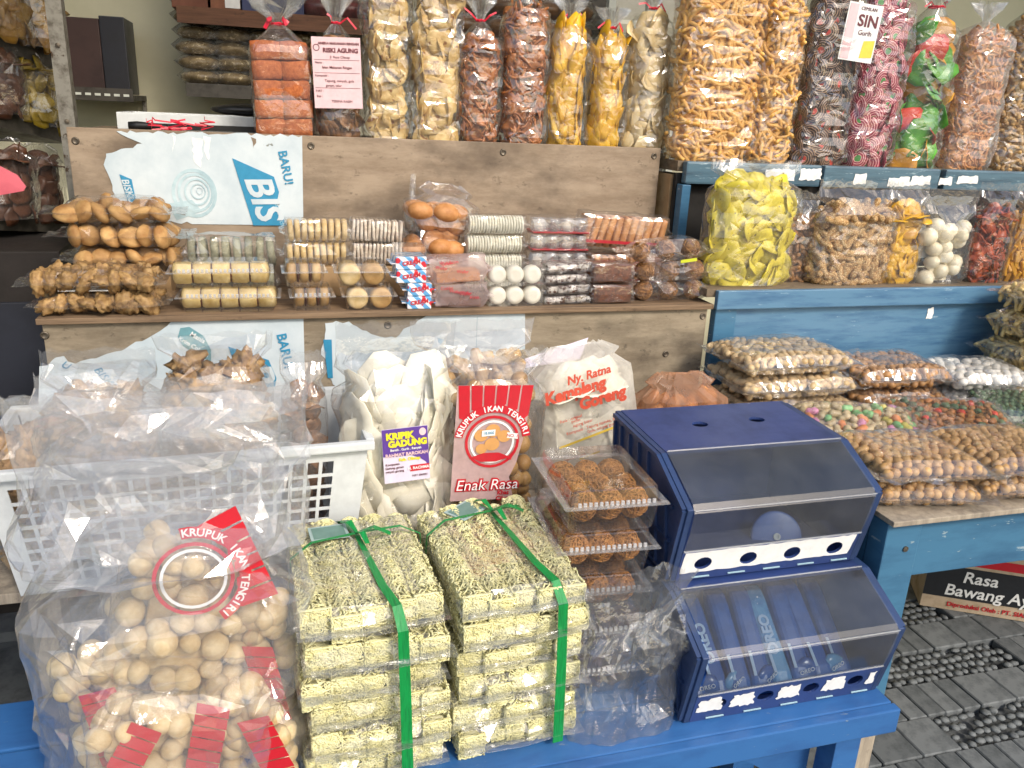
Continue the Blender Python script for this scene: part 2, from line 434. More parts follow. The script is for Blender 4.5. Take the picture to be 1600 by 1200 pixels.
def film_up(root, a, b, h, top='tied', ext=.06, mat=None, amp=.004, nu=22, cell=.02, seed=0, bulge=0, neck=None, name='film', n_exp=3.0, plume=.07):
    """flat-shaded, creased tube of wrapping film round upright contents"""
    mat = mat or FILM; g = random.Random(seed + 77); vs = []; fs = []; rows = []
    cell *= .55; nu = int(nu * 1.7); OFF = Vector((g.uniform(0, 50), g.uniform(0, 50), g.uniform(0, 50))); ST = Matrix.Rotation(g.uniform(-.7, .7), 3, 'Y') @ Matrix.Diagonal((1.0, 1.0, .75))
    nv = max(5, int(h / cell)); off = g.uniform(0, 99)
    sx = 1.0
    for i in range(nv + 1):
        v = i / nv; k = prof_up(v, bulge); rows.append((a * k + .002, b * k + .002, v * h, 1.0))
    if top == 'tied':
        nr = neck or .009
        rows += [(a * .45, b * .5, h + plume * .16, .7), (nr, nr, h + plume * .36, .2), (nr * 1.5, nr * 1.3, h + plume * .5, .6), (nr * 3.0, nr * 2.2, h + plume * .8, 1.6), (nr * 3.6, nr * 2.6, h + plume * 1.05, 2.0)]
    elif top == 'open':
        m = max(2, int(ext / cell))
        for i in range(1, m + 1):
            t = i / m; rows.append((a * (1 + .02 * t), b * max(.08, 1 - 1.6 * t), h + ext * t, 1.0))
    elif top == 'fold':
        rows += [(a * .8, b * .5, h + .012, .8), (a * .5, b * .15, h + .03, .8)]
    for i, (ra, rb, z, am) in enumerate(rows):
        for j in range(nu):
            th = 2 * math.pi * (j + .5 * (i % 2) + (g.uniform(-.15, .15) if 0 < i < len(rows) - 1 else 0)) / nu; p = sup(ra, rb, th, n_exp if ra > .03 else 2)
            d = (tri_noise(th * (ra + rb) * .55, z, cell * 3.4, off) * 1.25 + tri_noise(th * (ra + rb) * .55 + 3, z, cell * 1.7, off + 7) * .6) * amp * 1.35 + g.uniform(-.1, .1) * amp
            nrm = Vector((p.x / max(ra, .002), p.y / max(rb, .002), 0)).normalized()
            if am > 1.3 or (top == 'tied' and i > nv + 1): d += (.35 if j % 2 else -.35) * min(ra, rb)
            q = p + nrm * max(d * am, -min(ra, rb) * .5)
            vs.append((q.x, q.y, z + (g.uniform(-.15, .15) * cell if 0 < i < len(rows) - 1 else (g.uniform(-.006, .006) if i else 0))))
    for i in range(len(rows) - 1):
        for j in range(nu):
            A = i * nu + j; Bq = i * nu + (j + 1) % nu; C = A + nu; D = Bq + nu
            if i % 2: fs += [(A, Bq, C), (Bq, D, C)] if g.random() < .5 else [(A, Bq, D), (A, D, C)]
            else: fs += [(A, Bq, D), (A, D, C)] if g.random() < .5 else [(A, Bq, C), (Bq, D, C)]
    fs.append(tuple(range(nu - 1, -1, -1)))
    if top in ('fold',): fs.append(tuple((len(rows) - 1) * nu + j for j in range(nu)))
    return ob(name, mesh(name, vs, fs, mat, False), root)
def fill_up(root, a, b, h, pieces, pname, pitch, inset, cap=300, orient='rand', tilt=.6, layers=2, n_exp=3.0, bulge=0, z0=0, core=None, vert=None, jit=.35, top_cap=True, zp=None, scl=(.9, 1.12)):
    """pack pieces against the inside of an upright bag"""
    zp = zp or pitch; pl = []
    for L in range(layers):
        ins = inset + L * inset * 1.1; rows = max(1, int((h - z0) / (zp * .9)))
        for i in range(rows):
            z = z0 + zp * .5 + i * (h - z0 - zp * .8) / max(1, rows - 1) if rows > 1 else z0 + (h - z0) / 2
            k = prof_up(z / h, bulge); ra = max(.004, a * k - ins); rb = max(.004, b * k - ins)
            ring = [sup(ra, rb, 2 * math.pi * q / 96, n_exp) for q in range(97)]
            acc = rnd.uniform(0, pitch)
            for q in range(96):
                p0, p1 = ring[q], ring[q + 1]; acc += (p1 - p0).length
                if acc < pitch: continue
                acc -= pitch
                if p1.y > rb * .5: continue
                e = p1 - p0; nrm = Vector((e.y, -e.x, 0)).normalized()
                if L and nrm.y > -.1: continue
                p = p1 + Vector((rnd.uniform(-1, 1), rnd.uniform(-.6, .4), 0)) * pitch * jit * .5; p.z = z + rnd.uniform(-1, 1) * zp * jit
                p -= nrm * inset * rnd.uniform(0, .5)
                pl.append((L, p, nrm))
        if L == 0 and top_cap:
            s = pitch; ra, rb = a * .72, b * .75
            for ix in range(int(2 * ra / s) + 1):
                for iy in range(int(2 * rb / s) + 1):
                    x = -ra + ix * s; y = -rb + iy * s
                    pl.append((0, Vector((x + rnd.uniform(-.3, .3) * s, y + rnd.uniform(-.3, .3) * s, h * (.98 - .10 * (x / a) ** 2 - .08 * (y / b) ** 2) - inset * .9)), Vector((0, 0, 1))))
    out = []
    for L, p, nrm in pl:
        if orient == 'rand': q = Euler((rnd.uniform(0, 6.3), rnd.uniform(0, 6.3), rnd.uniform(0, 6.3))).to_matrix().to_4x4()
        elif orient == 'face':
            d = (nrm + Vector((rnd.uniform(-1, 1), rnd.uniform(-1, 1), rnd.uniform(-1, 1))) * (tilt if nrm.z < .5 else tilt * .4)).normalized(); q = rot_to(d, rnd.uniform(0, 6.3))
        elif orient == 'tang' and nrm.z > .5: q = rot_to(nrm + Vector((rnd.uniform(-1, 1), rnd.uniform(-1, 1), 0)) * .2, rnd.uniform(0, 6.3))
        elif orient == 'tang':      # long axis x in the tangent plane
            d = (nrm + Vector((rnd.uniform(-1, 1), rnd.uniform(-1, 1), rnd.uniform(-1, 1))) * tilt * .6).normalized(); q = rot_to(d, rnd.uniform(0, 6.3) if vert is None else 0)
            if vert is not None: q = rot_to(d, 0) @ Matrix.Rotation(math.pi / 2 * vert + rnd.uniform(-.5, .5), 4, 'Z')
        out.append(Matrix.Translation(p) @ q)
    scatter(root, out, pieces, pname, cap, scl=scl)
    c = B(); rr = [sup(max(.004, a - inset * 2.2), max(.004, b - inset * 2.2), 2 * math.pi * q / 20, n_exp) for q in range(20)]
    c.prism([(v.x, v.y) for v in rr], 'z', .004, max(.01, h - inset * 2)); c.obj('filling', pieces[0].materials[0], root, kind='stuff')
def tie(root, z, mat, r=.011, bow=False, tail=.05, seed=0):
    g = random.Random(seed); b = B()
    b.tube([(r * math.cos(t * .7), r * math.sin(t * .7), z + .0012 * math.sin(t * 3)) for t in range(10)], .0028, 5)
    for s in ((1, -1) if not bow else (1, -1, 1, -1)):
        e = Vector((s * g.uniform(.02, tail), -g.uniform(.004, .02), z + g.uniform(-.015, .03)))
        b.strip([(s * r, -r * .6, z), (e.x * .55, e.y, z + .012), tuple(e)], (0, .3, 1), .010 if bow else .005, .0008)
    b.obj('tie', mat, root)
def zpil(x, y, a, b, p=7):
    return (max(0, 1 - abs(x / a) ** p) * max(0, 1 - abs(y / b) ** p)) ** .55
def film_pil(root, a, b, t, mat=None, rim=.02, cell=.022, amp=.0035, seed=0, name='film', rimx=None, z0=0, tail=None):
    mat = mat or FILM; g = random.Random(seed + 5); rx = rim if rimx is None else rimx
    cell *= .6; OFF = Vector((seed * 3.7 % 41, seed * 1.3 % 17, 2)); A, Bb = a + rx, b + rim; nx = max(6, int(2 * A / cell)); ny = max(5, int(2 * Bb / cell)); vs = []; fs = []
    for s in (1, -1):
        for j in range(ny + 1):
            for i in range(nx + 1):
                x = -A + 2 * A * i / nx; y = -Bb + 2 * Bb * j / ny
                edge = i in (0, nx) or j in (0, ny)
                xx = x + (0 if edge else g.uniform(-.15, .15) * cell); yy = y + (0 if edge else g.uniform(-.15, .15) * cell)
                k = zpil(xx, yy, a * 1.02, b * 1.02)
                z = t / 2 + s * (t / 2 + .001) * k + ((tri_noise(xx, yy, cell * 3.2, seed) * 1.1 + tri_noise(xx, yy, cell * 1.6, seed + 5) * .6) * amp * (.3 + .7 * k) if s > 0 else 0)
                if edge: z = t / 2 + noise.noise(Vector((x * 25, y * 25, seed + 3))) * .012 * min(1, rim / .015)
                if s < 0 and not edge: z = max(z, .0015 - 0)
                vs.append((xx, yy, max(z, .002) + z0))
    n1 = (nx + 1) * (ny + 1)
    for s in (0, 1):
        for j in range(ny):
            for i in range(nx):
                q = s * n1 + j * (nx + 1) + i; Q = (q, q + 1, q + nx + 2, q + nx + 1)
                tr = [(Q[0], Q[1], Q[2]), (Q[0], Q[2], Q[3])] if g.random() < .5 else [(Q[0], Q[1], Q[3]), (Q[1], Q[2], Q[3])]
                fs += tr if s == 0 else [tuple(reversed(f)) for f in tr]
    return ob(name, mesh(name, vs, fs, mat, False), root)
def fill_pil(root, a, b, t, pieces, pname, pitch, inset, cap=300, orient='rand', tilt=.4, core=True, two=True, scl=(.9, 1.12)):
    out = []; lo = []
    ny = int(2 * b / (pitch * .87)); nx = int(2 * a / pitch)
    for j in range(ny + 1):
        for i in range(nx + 1):
            x = -a + 2 * a * (i + .5 * (j % 2)) / max(1, nx) + rnd.uniform(-.25, .25) * pitch; y = -b + 2 * b * j / max(1, ny) + rnd.uniform(-.25, .25) * pitch
            if abs(x) > a * .96 or abs(y) > b * .96: x = max(-a * .95, min(a * .95, x)); y = max(-b * .95, min(b * .95, y))
            k = zpil(x, y, a, b)
            zt = t / 2 + (t / 2 - inset) * k; zb = t / 2 - (t / 2 - inset) * k
            out.append(((x, y, zt + rnd.uniform(-.2, .1) * inset), Vector((x / a * .5, y / b * .5, 1))))
            if two and (y < -b * .62 or x < -a * .75):
                m = max(0, int((zt - zb) / (inset * 1.7)))
                for q in range(1, m + 1): lo.append(((x, y, zt - q * (zt - zb) / max(1, m)), Vector((x / a * .4, -1, .3))))
    res = []
    for p, nrm in out + lo:
        if orient == 'rand': q = Euler((rnd.uniform(0, 6.3), rnd.uniform(0, 6.3), rnd.uniform(0, 6.3))).to_matrix().to_4x4()
        else: q = rot_to((nrm.normalized() + Vector((rnd.uniform(-1, 1), rnd.uniform(-1, 1), rnd.uniform(-1, 1))) * tilt), rnd.uniform(0, 6.3))
        res.append(Matrix.Translation(p) @ q)
    scatter(root, res, pieces, pname, cap, scl=scl)
    if core:
        c = B(); nn = 10; vs = []; fs = []
        for s in (1, -1):
            for j in range(nn + 1):
                for i in range(nn + 1):
                    x = a * .93 * (2 * i / nn - 1); y = b * .93 * (2 * j / nn - 1); vs.append((x, y, max(.003, t / 2 + s * max(0, (t / 2 - inset * 1.5)) * zpil(x, y, a, b))))
        n1 = (nn + 1) ** 2
        for s in (0, 1):
            for j in range(nn):
                for i in range(nn):
                    q = s * n1 + j * (nn + 1) + i; Q = (q, q + 1, q + nn + 2, q + nn + 1); fs.append(Q if s == 0 else Q[::-1])
        ob('filling', mesh('filling', vs, fs, pieces[0].materials[0], True), root, None, 'stuff')
# ================================================================== SETTING
M_concrete = paint('dark_concrete', '#5d6062', '#3f4244', .85, nscale=14, bmp=.4)
M_paver = paint('paver_grey', '#6c7072', '#505456', .8, nscale=30, bmp=.5, dist=.003)
M_paver2 = paint('paver_grey_dark', '#5e6264', '#44484a', .8, nscale=30, bmp=.5, dist=.003)
M_pebble = paint('pebble_grey', '#6e7274', '#4c5052', .75, nscale=60, bmp=.4)
M_wall = paint('wall_sage', '#e2dec2', '#ccc8aa', .85, nscale=2.2, bmp=.15, cut=(.4, .8), chips='#8d8868', chip_cut=.72, chip_scale=9)
M_ceil = paint('ceiling_grey', '#c9c6ba', '#b0ada0', .9, nscale=3)
M_ply = wood('plywood_upper', '#9f8d78', '#85735f', '#54473a', grain=(4, 10, 15), stain_cut=.47)
M_ply2 = wood('plywood_lower', '#9a8d78', '#7a6d5a', '#463d32', grain=(3.5, 10, 15), stain_cut=.46)
M_edge = wood('plywood_edge', '#8a7258', '#5d4a38', '#3a2e24', grain=(3, 30, 90))
M_shelfw = wood('shelf_board', '#7a6a55', '#5b4d3d', '#3b3128')
M_barew = wood('bare_wood', '#a89c8a', '#80766a', '#554d44', grain=(30, 30, 3))
M_blue = paint('blue_paint', '#41708f', '#2f5a7a', .42, (1, 1, 4), 5, .25, chips='#8fa2ab', chip_cut=.64, chip_scale=18)
M_blue_lt = paint('blue_paint_worn', '#587f9c', '#375f84', .35, (1, 3, 8), 6, .3, chips='#8ea9bd', chip_cut=.64, chip_scale=14)
M_blue_b = paint('blue_paint_bench', '#33659f', '#28528a', .4, (1, 3, 3), 5, .2, chips='#7c8a98', chip_cut=.67, chip_scale=22)
M_bluegrey = paint('blue_grey_rail', '#54707f', '#384d5c', .25, (1, 3, 8), 7, .2, chips='#8fa5ae', chip_cut=.62, chip_scale=12)
M_navy = paint('navy_plastic', '#2e4176', '#25365f', .42, nscale=9, bmp=.08, chips='#52658f', chip_cut=.70, chip_scale=40)
M_navy_d = paint('navy_plastic_side', '#2c4068', '#223252', .45, nscale=9, bmp=.06)
M_dark = paint('recess_shade_black', '#201d1a', '#141210', .9, nscale=8)  # near black: the shade of the recesses is painted into the colour
M_steel = paint('old_steel', '#8f8b82', '#5f5950', .5, nscale=40, metal=.6, chips='#4a3a2c', chip_cut=.6)
M_screw = paint('screw_rust', '#6f665a', '#3d352c', .5, nscale=90, metal=.7)
M_white = flat('white_plastic', '#d3d7d8', .4)
M_paper = flat('white_paper', '#eeeeec', .7)
M_black = flat('black_plastic', '#1a1b1e', .4)
M_red = flat('red_print', '#c8262f', .45)
M_redtie = flat('red_raffia', '#d4203a', .4)
M_teal = flat('teal_print', '#2f8bb2', .6)
M_teal_lt = flat('pale_teal_print', '#a6c6d0', .6)
M_green = paint('green_raffia', '#0f8a42', '#0a6430', .35, (60, 4, 4), 8, .4)
M_card = paint('brown_card', '#a98a63', '#8c6f4c', .8, nscale=12)

ground = B().box(-60, 60, -60, 60, -.5, -.02).obj('ground', M_concrete); ground['kind'] = 'structure'
pav = T('pavement', 'p', 'p'); del pav['label']; del pav['category']; pav['kind'] = 'structure'
def paver_mesh(wd, dp, mat):
    b = B(); b.box(-wd / 2, wd / 2, -dp / 2, dp / 2, -.02, .008); return b.me('paver', mat, False, .003, 1)
pm = [paver_mesh(.0555, .115, M_paver), paver_mesh(.0555, .115, M_paver2)]
pbig = [paver_mesh(.114, .115, M_paver), paver_mesh(.114, .115, M_paver2)]
band = .118; yb = 1.02; row = 0
peb = B(); npv = 0
while yb < 2.45:
    x = .35 + (row % 3) * .03
    while x < 2.75:
        kind = (int((x + row * .23) / .46) + row) % 3
        if kind == 0:
            for q in range(9):
                for r_ in range(4):
                    if rnd.random() < .93:
                        cx = x + .012 + q * .0255 + rnd.uniform(-.004, .004); cy = yb + .015 + r_ * .029 + rnd.uniform(-.004, .004)
                        vs, fs = ico(.0165, 1, (rnd.uniform(.7, 1.1), rnd.uniform(.65, 1.05), .26)); peb.add([(v.x + cx, v.y + cy, v.z + .002) for v in vs], fs)
            x += .236
        elif kind == 1:
            for q in range(4):
                if npv < 300: ob('paver', rnd.choice(pm), pav, Matrix.Translation((x + .028 + q * .058, yb + .058, rnd.uniform(-.002, .002))) @ Matrix.Rotation(rnd.uniform(-.02, .02), 4, 'Z'), None); npv += 1
            x += .236
        else:
            for q in range(2):
                if npv < 300: ob('paver', rnd.choice(pbig), pav, Matrix.Translation((x + .057 + q * .117, yb + .058, rnd.uniform(-.002, .002)))); npv += 1
            x += .236
    yb += band; row += 1
peb.obj('pebble', M_pebble, pav, True, kind='stuff')

shop = T('shop_building', 'dim shop interior with sage green walls behind the stall', 'building', (0, 3.6, 0))
B().box(-3.0, 4.5, 0, .15, -.02, 2.949).obj('wall', M_wall, shop)
B().box(-3.15, -3.0, -2.2, .15, -.02, 2.949).obj('wall', M_wall, shop)
B().box(4.5, 4.65, -2.2, .15, -.02, 2.949).obj('wall', M_wall, shop)
B().box(-3.3, 4.8, -1.75, .3, 2.95, 3.1).obj('ceiling', M_ceil, shop)
B().box(-3.0, 4.5, -1.35, 0, -.019, .012).obj('floor', M_concrete, shop)

# ---------------------------------------------------------------- centre display stand
ZT, ZM, YT, YM = 1.374, 1.003, 2.20, 1.85
st = T('display_stand', 'weathered plywood step stand that carries the snack rows', 'display stand', (0, 0, 0))
B().box(-.448, 1.069, YT, YT + .016, ZM - .02, ZT).obj('upper_panel', M_ply, st, bevel=.002)
B().box(-.44, 1.062, YT + .0165, 2.62, ZT - .03, ZT - .008).obj('top_shelf', M_shelfw, st)
B().box(-.478, 1.092, YM, YT - .001, ZM - .013, ZM).obj('middle_shelf', M_edge, st, bevel=.0015)
B().box(-.470, 1.082, YM + .012, YM + .028, .42, ZM - .0135).obj('lower_panel', M_ply2, st, bevel=.002)
for x in (-.44, 1.03): B().box(x, x + .03, YM + .06, YM + .09, 0, ZM - .02).obj('leg', M_barew, st); B().box(x, x + .03, 2.55, 2.58, 0, ZT - .035).obj('leg', M_barew, st)
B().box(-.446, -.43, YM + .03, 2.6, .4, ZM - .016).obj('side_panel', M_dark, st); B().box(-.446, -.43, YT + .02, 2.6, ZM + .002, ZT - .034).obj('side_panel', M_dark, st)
B().box(-3.0, -.40, -2.15, -1.15, 1.98, 2.06).obj('sun_blocker', M_shelfw, shop)  # unseen board added overhead to keep the sun off the left rack
def screw(p, r=.009):
    b = B(); b.lathe([(r, 0), (r, .002), (r * .72, .0045), (r * .6, .003), (.0008, .003)], 14, Matrix.Translation(p) @ Matrix.Rotation(math.pi / 2, 4, 'X'))
    b.obj('screw', M_screw, st, True)
for px, py, Y in ((118, 220, YT), (486, 228, YT), (786, 238, YT), (1022, 244, YT), (70, 524, YM + .012), (606, 508, YM + .012), (1098, 494, YM + .012), (1040, 553, YM + .012)): screw(WY(px, py, Y) + Vector((0, .001, 0)))

# torn posters (paper on the plywood)
M_poster = paint('poster_paper', '#c9d2d6', '#aab9c1', .55, (1, 1, 1), 7, .4, cut=(.4, .75), chips='#7d8078', chip_cut=.68, chip_scale=16)
M_ptorn = paint('torn_paper_edge', '#f0f0ec', '#d8d8d2', .8, nscale=30)
def jag(pts, amp, step=.012, seed=0):
    g = random.Random(seed); out = []
    for i, p in enumerate(pts):
        q = pts[(i + 1) % len(pts)]; L = math.hypot(q[0] - p[0], q[1] - p[1]); n = max(1, int(L / step)) if p[2] else 1
        for k in range(n):
            t = k / n; j = amp if (p[2] and k) else 0
            out.append((p[0] + (q[0] - p[0]) * t + g.uniform(-j, j), p[1] + (q[1] - p[1]) * t + g.uniform(-j, j)))
    return out
def poster(label, Y, pix, seed, cat='poster'):
    """pix: (px,py,torn) outline; the poster is built in the XZ plane of the panel it is glued to"""
    P = [WY(a, b_, Y) for a, b_, c in pix]; c0 = P[0]
    r = T('torn_poster', label, cat, (c0.x, Y, c0.z))
    outl = jag([(p.x - c0.x, p.z - c0.z, t[2]) for p, t in zip(P, pix)], .004, .011, seed)
    plate('paper', outl, [], -.0012, M_poster, r, Matrix.Translation((0, -.0008, 0)))
    def L(px, py):
        q = WY(px, py, Y); return q.x - c0.x, q.z - c0.z
    return r, L
def quad_on(r, L, name, pts, mat, y=-.0032, th=-.0006):
    return plate(name, [L(*p) for p in pts], [], th, mat, r, Matrix.Translation((0, y, 0)))
def logo(r, L, x, y, s, word, shade=M_teal, paper=M_poster):
    """slanted logo that runs down the sheet: teal parallelogram, pale outlined letters"""
    quad_on(r, L, 'logo_block', [(x - 4 * s, y), (x + 70 * s, y + 42 * s), (x + 88 * s, y + 112 * s), (x + 64 * s, y + 128 * s), (x + 74 * s, y + 190 * s), (x + 38 * s, y + 160 * s)][:6], shade)
    return
r, L = poster('torn pale blue biscuit poster glued high on the plywood above the cookie bags', YT, [(182, 205, 1), (472, 212, 0), (474, 352, 0), (300, 350, 1), (190, 332, 1), (176, 290, 1), (164, 262, 1), (166, 240, 1), (222, 224, 1)], 3)
def biskuit(r, L, x0, y0, k, chars):
    # slanted teal band with pale letters running down along it
    quad_on(r, L, 'logo_block', [(x0, y0), (x0 + 48 * k, y0 + 26 * k), (x0 + 62 * k, y0 + 52 * k), (x0 + 56 * k, y0 + 66 * k), (x0 + 78 * k, y0 + 118 * k), (x0 + 40 * k, y0 + 118 * k)] if len(chars) > 2 else
            [(x0, y0), (x0 + 62 * k, y0 + 22 * k), (x0 + 72 * k, y0 + 55 * k), (x0 + 60 * k, y0 + 78 * k), (x0 + 24 * k, y0 + 78 * k)], M_teal)
for (Lf, x, y, sz, chars, step) in ((L, 392, 278, .062, 'BIS', (11, 36)),):
    quad_on(r, Lf, 'logo_block', [(363, 247), (428, 276), (436, 300), (432, 318), (448, 352), (396, 352)], M_teal)
    px, pz = Lf(410, 308); text('BIS', .088, M_poster, r, px, pz, -.0044, -1.30, shear=.25, bold=.0022)
px, pz = L(446, 262); text('BARU!', .030, M_teal, r, px, pz, -.0036, -1.40, bold=.0006)
px, pz = L(437, 335); text('Sandwich', .016, M_teal_lt, r, px, pz, -.0036, -1.35)
px, pz = L(203, 298); quad_on(r, L, 'logo_block', [(187, 272), (206, 280), (216, 328), (204, 328)], M_teal); text('BISKU', .022, M_poster, r, px - .003, pz, -.0044, -1.35, shear=.2, bold=.0005)
M_cream = paint('printed_cream', '#b9cdd2', '#93adb5', .6, (1, 1, 1), 18, .05, cut=(.35, .7))
for q, (rx_, rz_) in enumerate(((30, 34), (24, 27), (17, 19), (10, 11), (4, 5))):
    cpx, cpz = L(304 + q * 2, 302 - q); s_ = .00175
    plate('printed_swirl', oval(cpx, cpz, rx_ * s_, rz_ * s_, 24), [oval(cpx, cpz, rx_ * s_ * .86, rz_ * s_ * .86, 24)], -.0003, M_cream, r, Matrix.Translation((0, -.0026 - q * .0004, 0)))
plate('printed_wafer', [L(262, 318), L(300, 312), L(316, 330), L(276, 344)], [], -.0004, M_cream, r, Matrix.Translation((0, -.0024, 0)))
for (a_, b_, c_, d_) in ((300, 214, 318, 262), (318, 212, 330, 250), (268, 210, 274, 238), (392, 214, 400, 232)):
    plate('tear', jag([L(a_, b_) + (1,), L(c_, b_ + 3) + (1,), L(c_ - 4, d_) + (1,), L(a_ + 3, d_ - 10) + (1,)], .003, .008, a_), [], -.0004, M_ptorn if a_ < 390 else M_ply, r, Matrix.Translation((0, -.0024, 0)))
r, L = poster('torn pale blue biscuit poster on the lower plywood behind the plastic basket', YM + .012, [(272, 498, 1), (474, 496, 0), (477, 610, 0), (470, 640, 0), (60, 640, 0), (62, 572, 1), (100, 556, 1), (118, 568, 1), (150, 560, 1), (190, 548, 1), (245, 520, 1)], 5)
quad_on(r, L, 'logo_block', [(357, 541), (420, 562), (432, 590), (428, 616), (384, 616)], M_teal)
px, pz = L(404, 590); text('BI', .088, M_poster, r, px, pz, -.0044, -1.25, shear=.25, bold=.0022)
px, pz = L(445, 548); text('BARU!', .030, M_teal, r, px, pz, -.0036, -1.40, bold=.0006)
px, pz = L(166, 592); text('BISKU', .024, M_teal, r, px, pz, -.0036, -1.0, shear=.2); px, pz = L(103, 570); text('U', .022, M_teal, r, px, pz, -.0036, -.6, shear=.2)
M_banner = flat('banner_teal', '#6b9aa3', .6)
quad_on(r, L, 'banner', [(282, 512), (296, 510), (318, 524), (330, 546), (330, 564), (312, 556), (286, 540), (278, 526)], M_banner)
px, pz = L(309, 527); text('Manis', .015, M_paper, r, px, pz, -.0044, -.62, bold=.0003); px, pz = L(303, 541); text('Krim Cokelat', .013, M_paper, r, px, pz, -.0044, -.62, bold=.0002)
r, L = poster('torn pale blue poster strip on the lower plywood under the wafer boxes', YM + .012, [(668, 492, 0), (820, 490, 0), (820, 545, 0), (780, 556, 1), (720, 575, 1), (600, 640, 1), (520, 600, 1), (502, 545, 1), (508, 505, 1), (545, 502, 1), (580, 522, 1), (618, 528, 1), (640, 510, 1)], 8)
quad_on(r, L, 'printed_bar', [(505, 530), (518, 530), (520, 590), (512, 590)], M_teal); quad_on(r, L, 'printed_bar', [(683, 527), (694, 530), (686, 540)], M_teal)
B().box(0, .0012, -.0024, -.0019, -.09, 0).obj('seam', M_banner, r, M=Matrix.Translation((L(745, 495)[0], 0, L(745, 495)[1])))

# ---------------------------------------------------------------- blue stand to the right with its table
ZT3, ZR2, YR3, YR2 = 1.347, 1.043, 2.10, 1.85
bs = T('blue_stand', 'worn blue painted wooden step stand beside the plywood stand', 'display stand', (0, 0, 0))
B().box(1.09, 2.75, YR3 + .03, 2.6, ZT3 - .03, ZT3 - .002).obj('top_shelf', M_shelfw, bs)
rl = [(1.103, 1.535), (1.545, 1.955), (1.975, 2.72)]
for a_, b_ in rl: B().box(a_, b_, YR3, YR3 + .028, ZT3 - .062, ZT3 - .001).obj('front_rail', M_bluegrey, bs, bevel=.006)
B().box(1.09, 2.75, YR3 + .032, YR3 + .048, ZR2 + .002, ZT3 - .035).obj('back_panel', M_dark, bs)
B().box(1.07, 2.75, YR2 + .006, YR3 + .031, ZR2 - .022, ZR2 - .001).obj('middle_shelf', M_shelfw, bs)
B().box(1.094, 2.75, YR2 - .012, YR2 + .005, ZR2 - .052, ZR2 - .003).obj('shelf_rail', M_blue_lt, bs, bevel=.003)
B().box(1.165, 2.75, YR2 + .007, YR2 + .022, .70, ZR2 - .024).obj('front_panel', M_blue_lt, bs)
B().box(1.101, 1.163, YR2 + .002, YR2 + .03, .0, ZR2 - .054).obj('post', M_blue, bs, bevel=.003)
B().box(1.094, 1.12, YR3 - .004, YR3 + .03, ZR2, ZT3 - .064).obj('post', M_blue, bs, bevel=.002)
B().box(2.68, 2.75, 2.5, 2.58, 0, ZT3 - .032).obj('post', M_blue, bs)
for k, (ta, tb_, tc, td) in enumerate(((1196, 263, 1240, 284), (1250, 262, 1282, 282), (1335, 270, 1352, 288), (1388, 276, 1420, 292), (1424, 274, 1452, 290), (1468, 276, 1486, 290), (1496, 274, 1526, 288))):
    P0 = WY(ta, tb_, YR3); P1 = WY(tc, td, YR3)
    plate('torn_tape', jag([(0, 0, 1), (P1.x - P0.x, .002, 1), (P1.x - P0.x - .003, P0.z - P1.z, 1), (.003, P0.z - P1.z - .003, 1)], .003, .008, k), [], -.0006, M_ptorn, bs, Matrix.Translation((P0.x, YR3 - .0012, max(P1.z, ZT3 - .058))))
P0 = WY(1446, 498, YR2 + .0065); plate('torn_sticker', jag([(0, 0, 1), (.022, .002, 1), (.02, .034, 1), (.002, .03, 1)], .002, .006, 3), [], -.0006, M_ptorn, bs, Matrix.Translation((P0.x, YR2 + .0058, P0.z)))
tb = T('blue_table', 'blue painted wooden table with bare worn leg foot, loaded with peanut bags', 'table', (1.09, 1.12, 0))
ZTB = .76
B().box(-.004, 1.7, -.012, .725, ZTB - .011, ZTB).obj('table_top', M_barew, tb, bevel=.002)
B().box(.082, 1.66, .012, .034, ZTB - .138, ZTB - .0125).obj('apron', M_blue, tb, bevel=.002)
B().box(.002, .02, .055, .70, ZTB - .26, ZTB - .0125).obj('side_panel', M_blue, tb, bevel=.002)
lg = B().box(.0, .08, .004, .052, .305, ZTB - .0125).obj('leg', M_blue, tb, bevel=.003)
B().box(.0, .08, .0045, .0515, -.012, .3045).obj('bare_foot', M_barew, lg)
B().box(1.6, 1.66, .004, .052, -.012, ZTB - .0125).obj('leg', M_blue, tb)
B().box(.004, .05, .64, .70, -.012, ZTB - .262).obj('leg', M_blue, tb)
B().lathe([(.006, 0), (.006, .002), (.001, .003)], 10, Matrix.Translation((.05, .0035, .69)) @ Matrix.Rotation(math.pi / 2, 4, 'X')).obj('nail', M_screw, tb)

# ---------------------------------------------------------------- blue bench
be = T('blue_bench', 'low bright blue painted wooden bench holding noodle bundles and biscuit boxes', 'bench', (0, .987, 0))
ZB = .45
B().box(-.75, 1.06, .012, .115, ZB - .024, ZB).obj('plank', M_blue_b, be, bevel=.003)
B().box(-.75, 1.06, .121, .235, ZB - .024, ZB - .001).obj('plank', M_blue_b, be, bevel=.003)
B().box(-.75, 1.06, .241, .36, ZB - .024, ZB - .0005).obj('plank', M_blue_b, be, bevel=.003)
B().box(-.752, 1.064, -.008, .0115, ZB - .052, ZB - .001).obj('apron', M_blue_b, be, bevel=.003)
for x in (-.7, .955): B().box(x, x + .055, .013, .06, -.012, ZB - .0245).obj('leg', M_blue_b, be, bevel=.002); B().box(x, x + .055, .30, .35, -.012, ZB - .0245).obj('leg', M_blue_b, be)
B().prism([(.66, ZB - .03), (.95, ZB - .03), (.95, ZB - .20), (.86, ZB - .17)], 'y', .07, .09).obj('brace', M_blue_b, be)

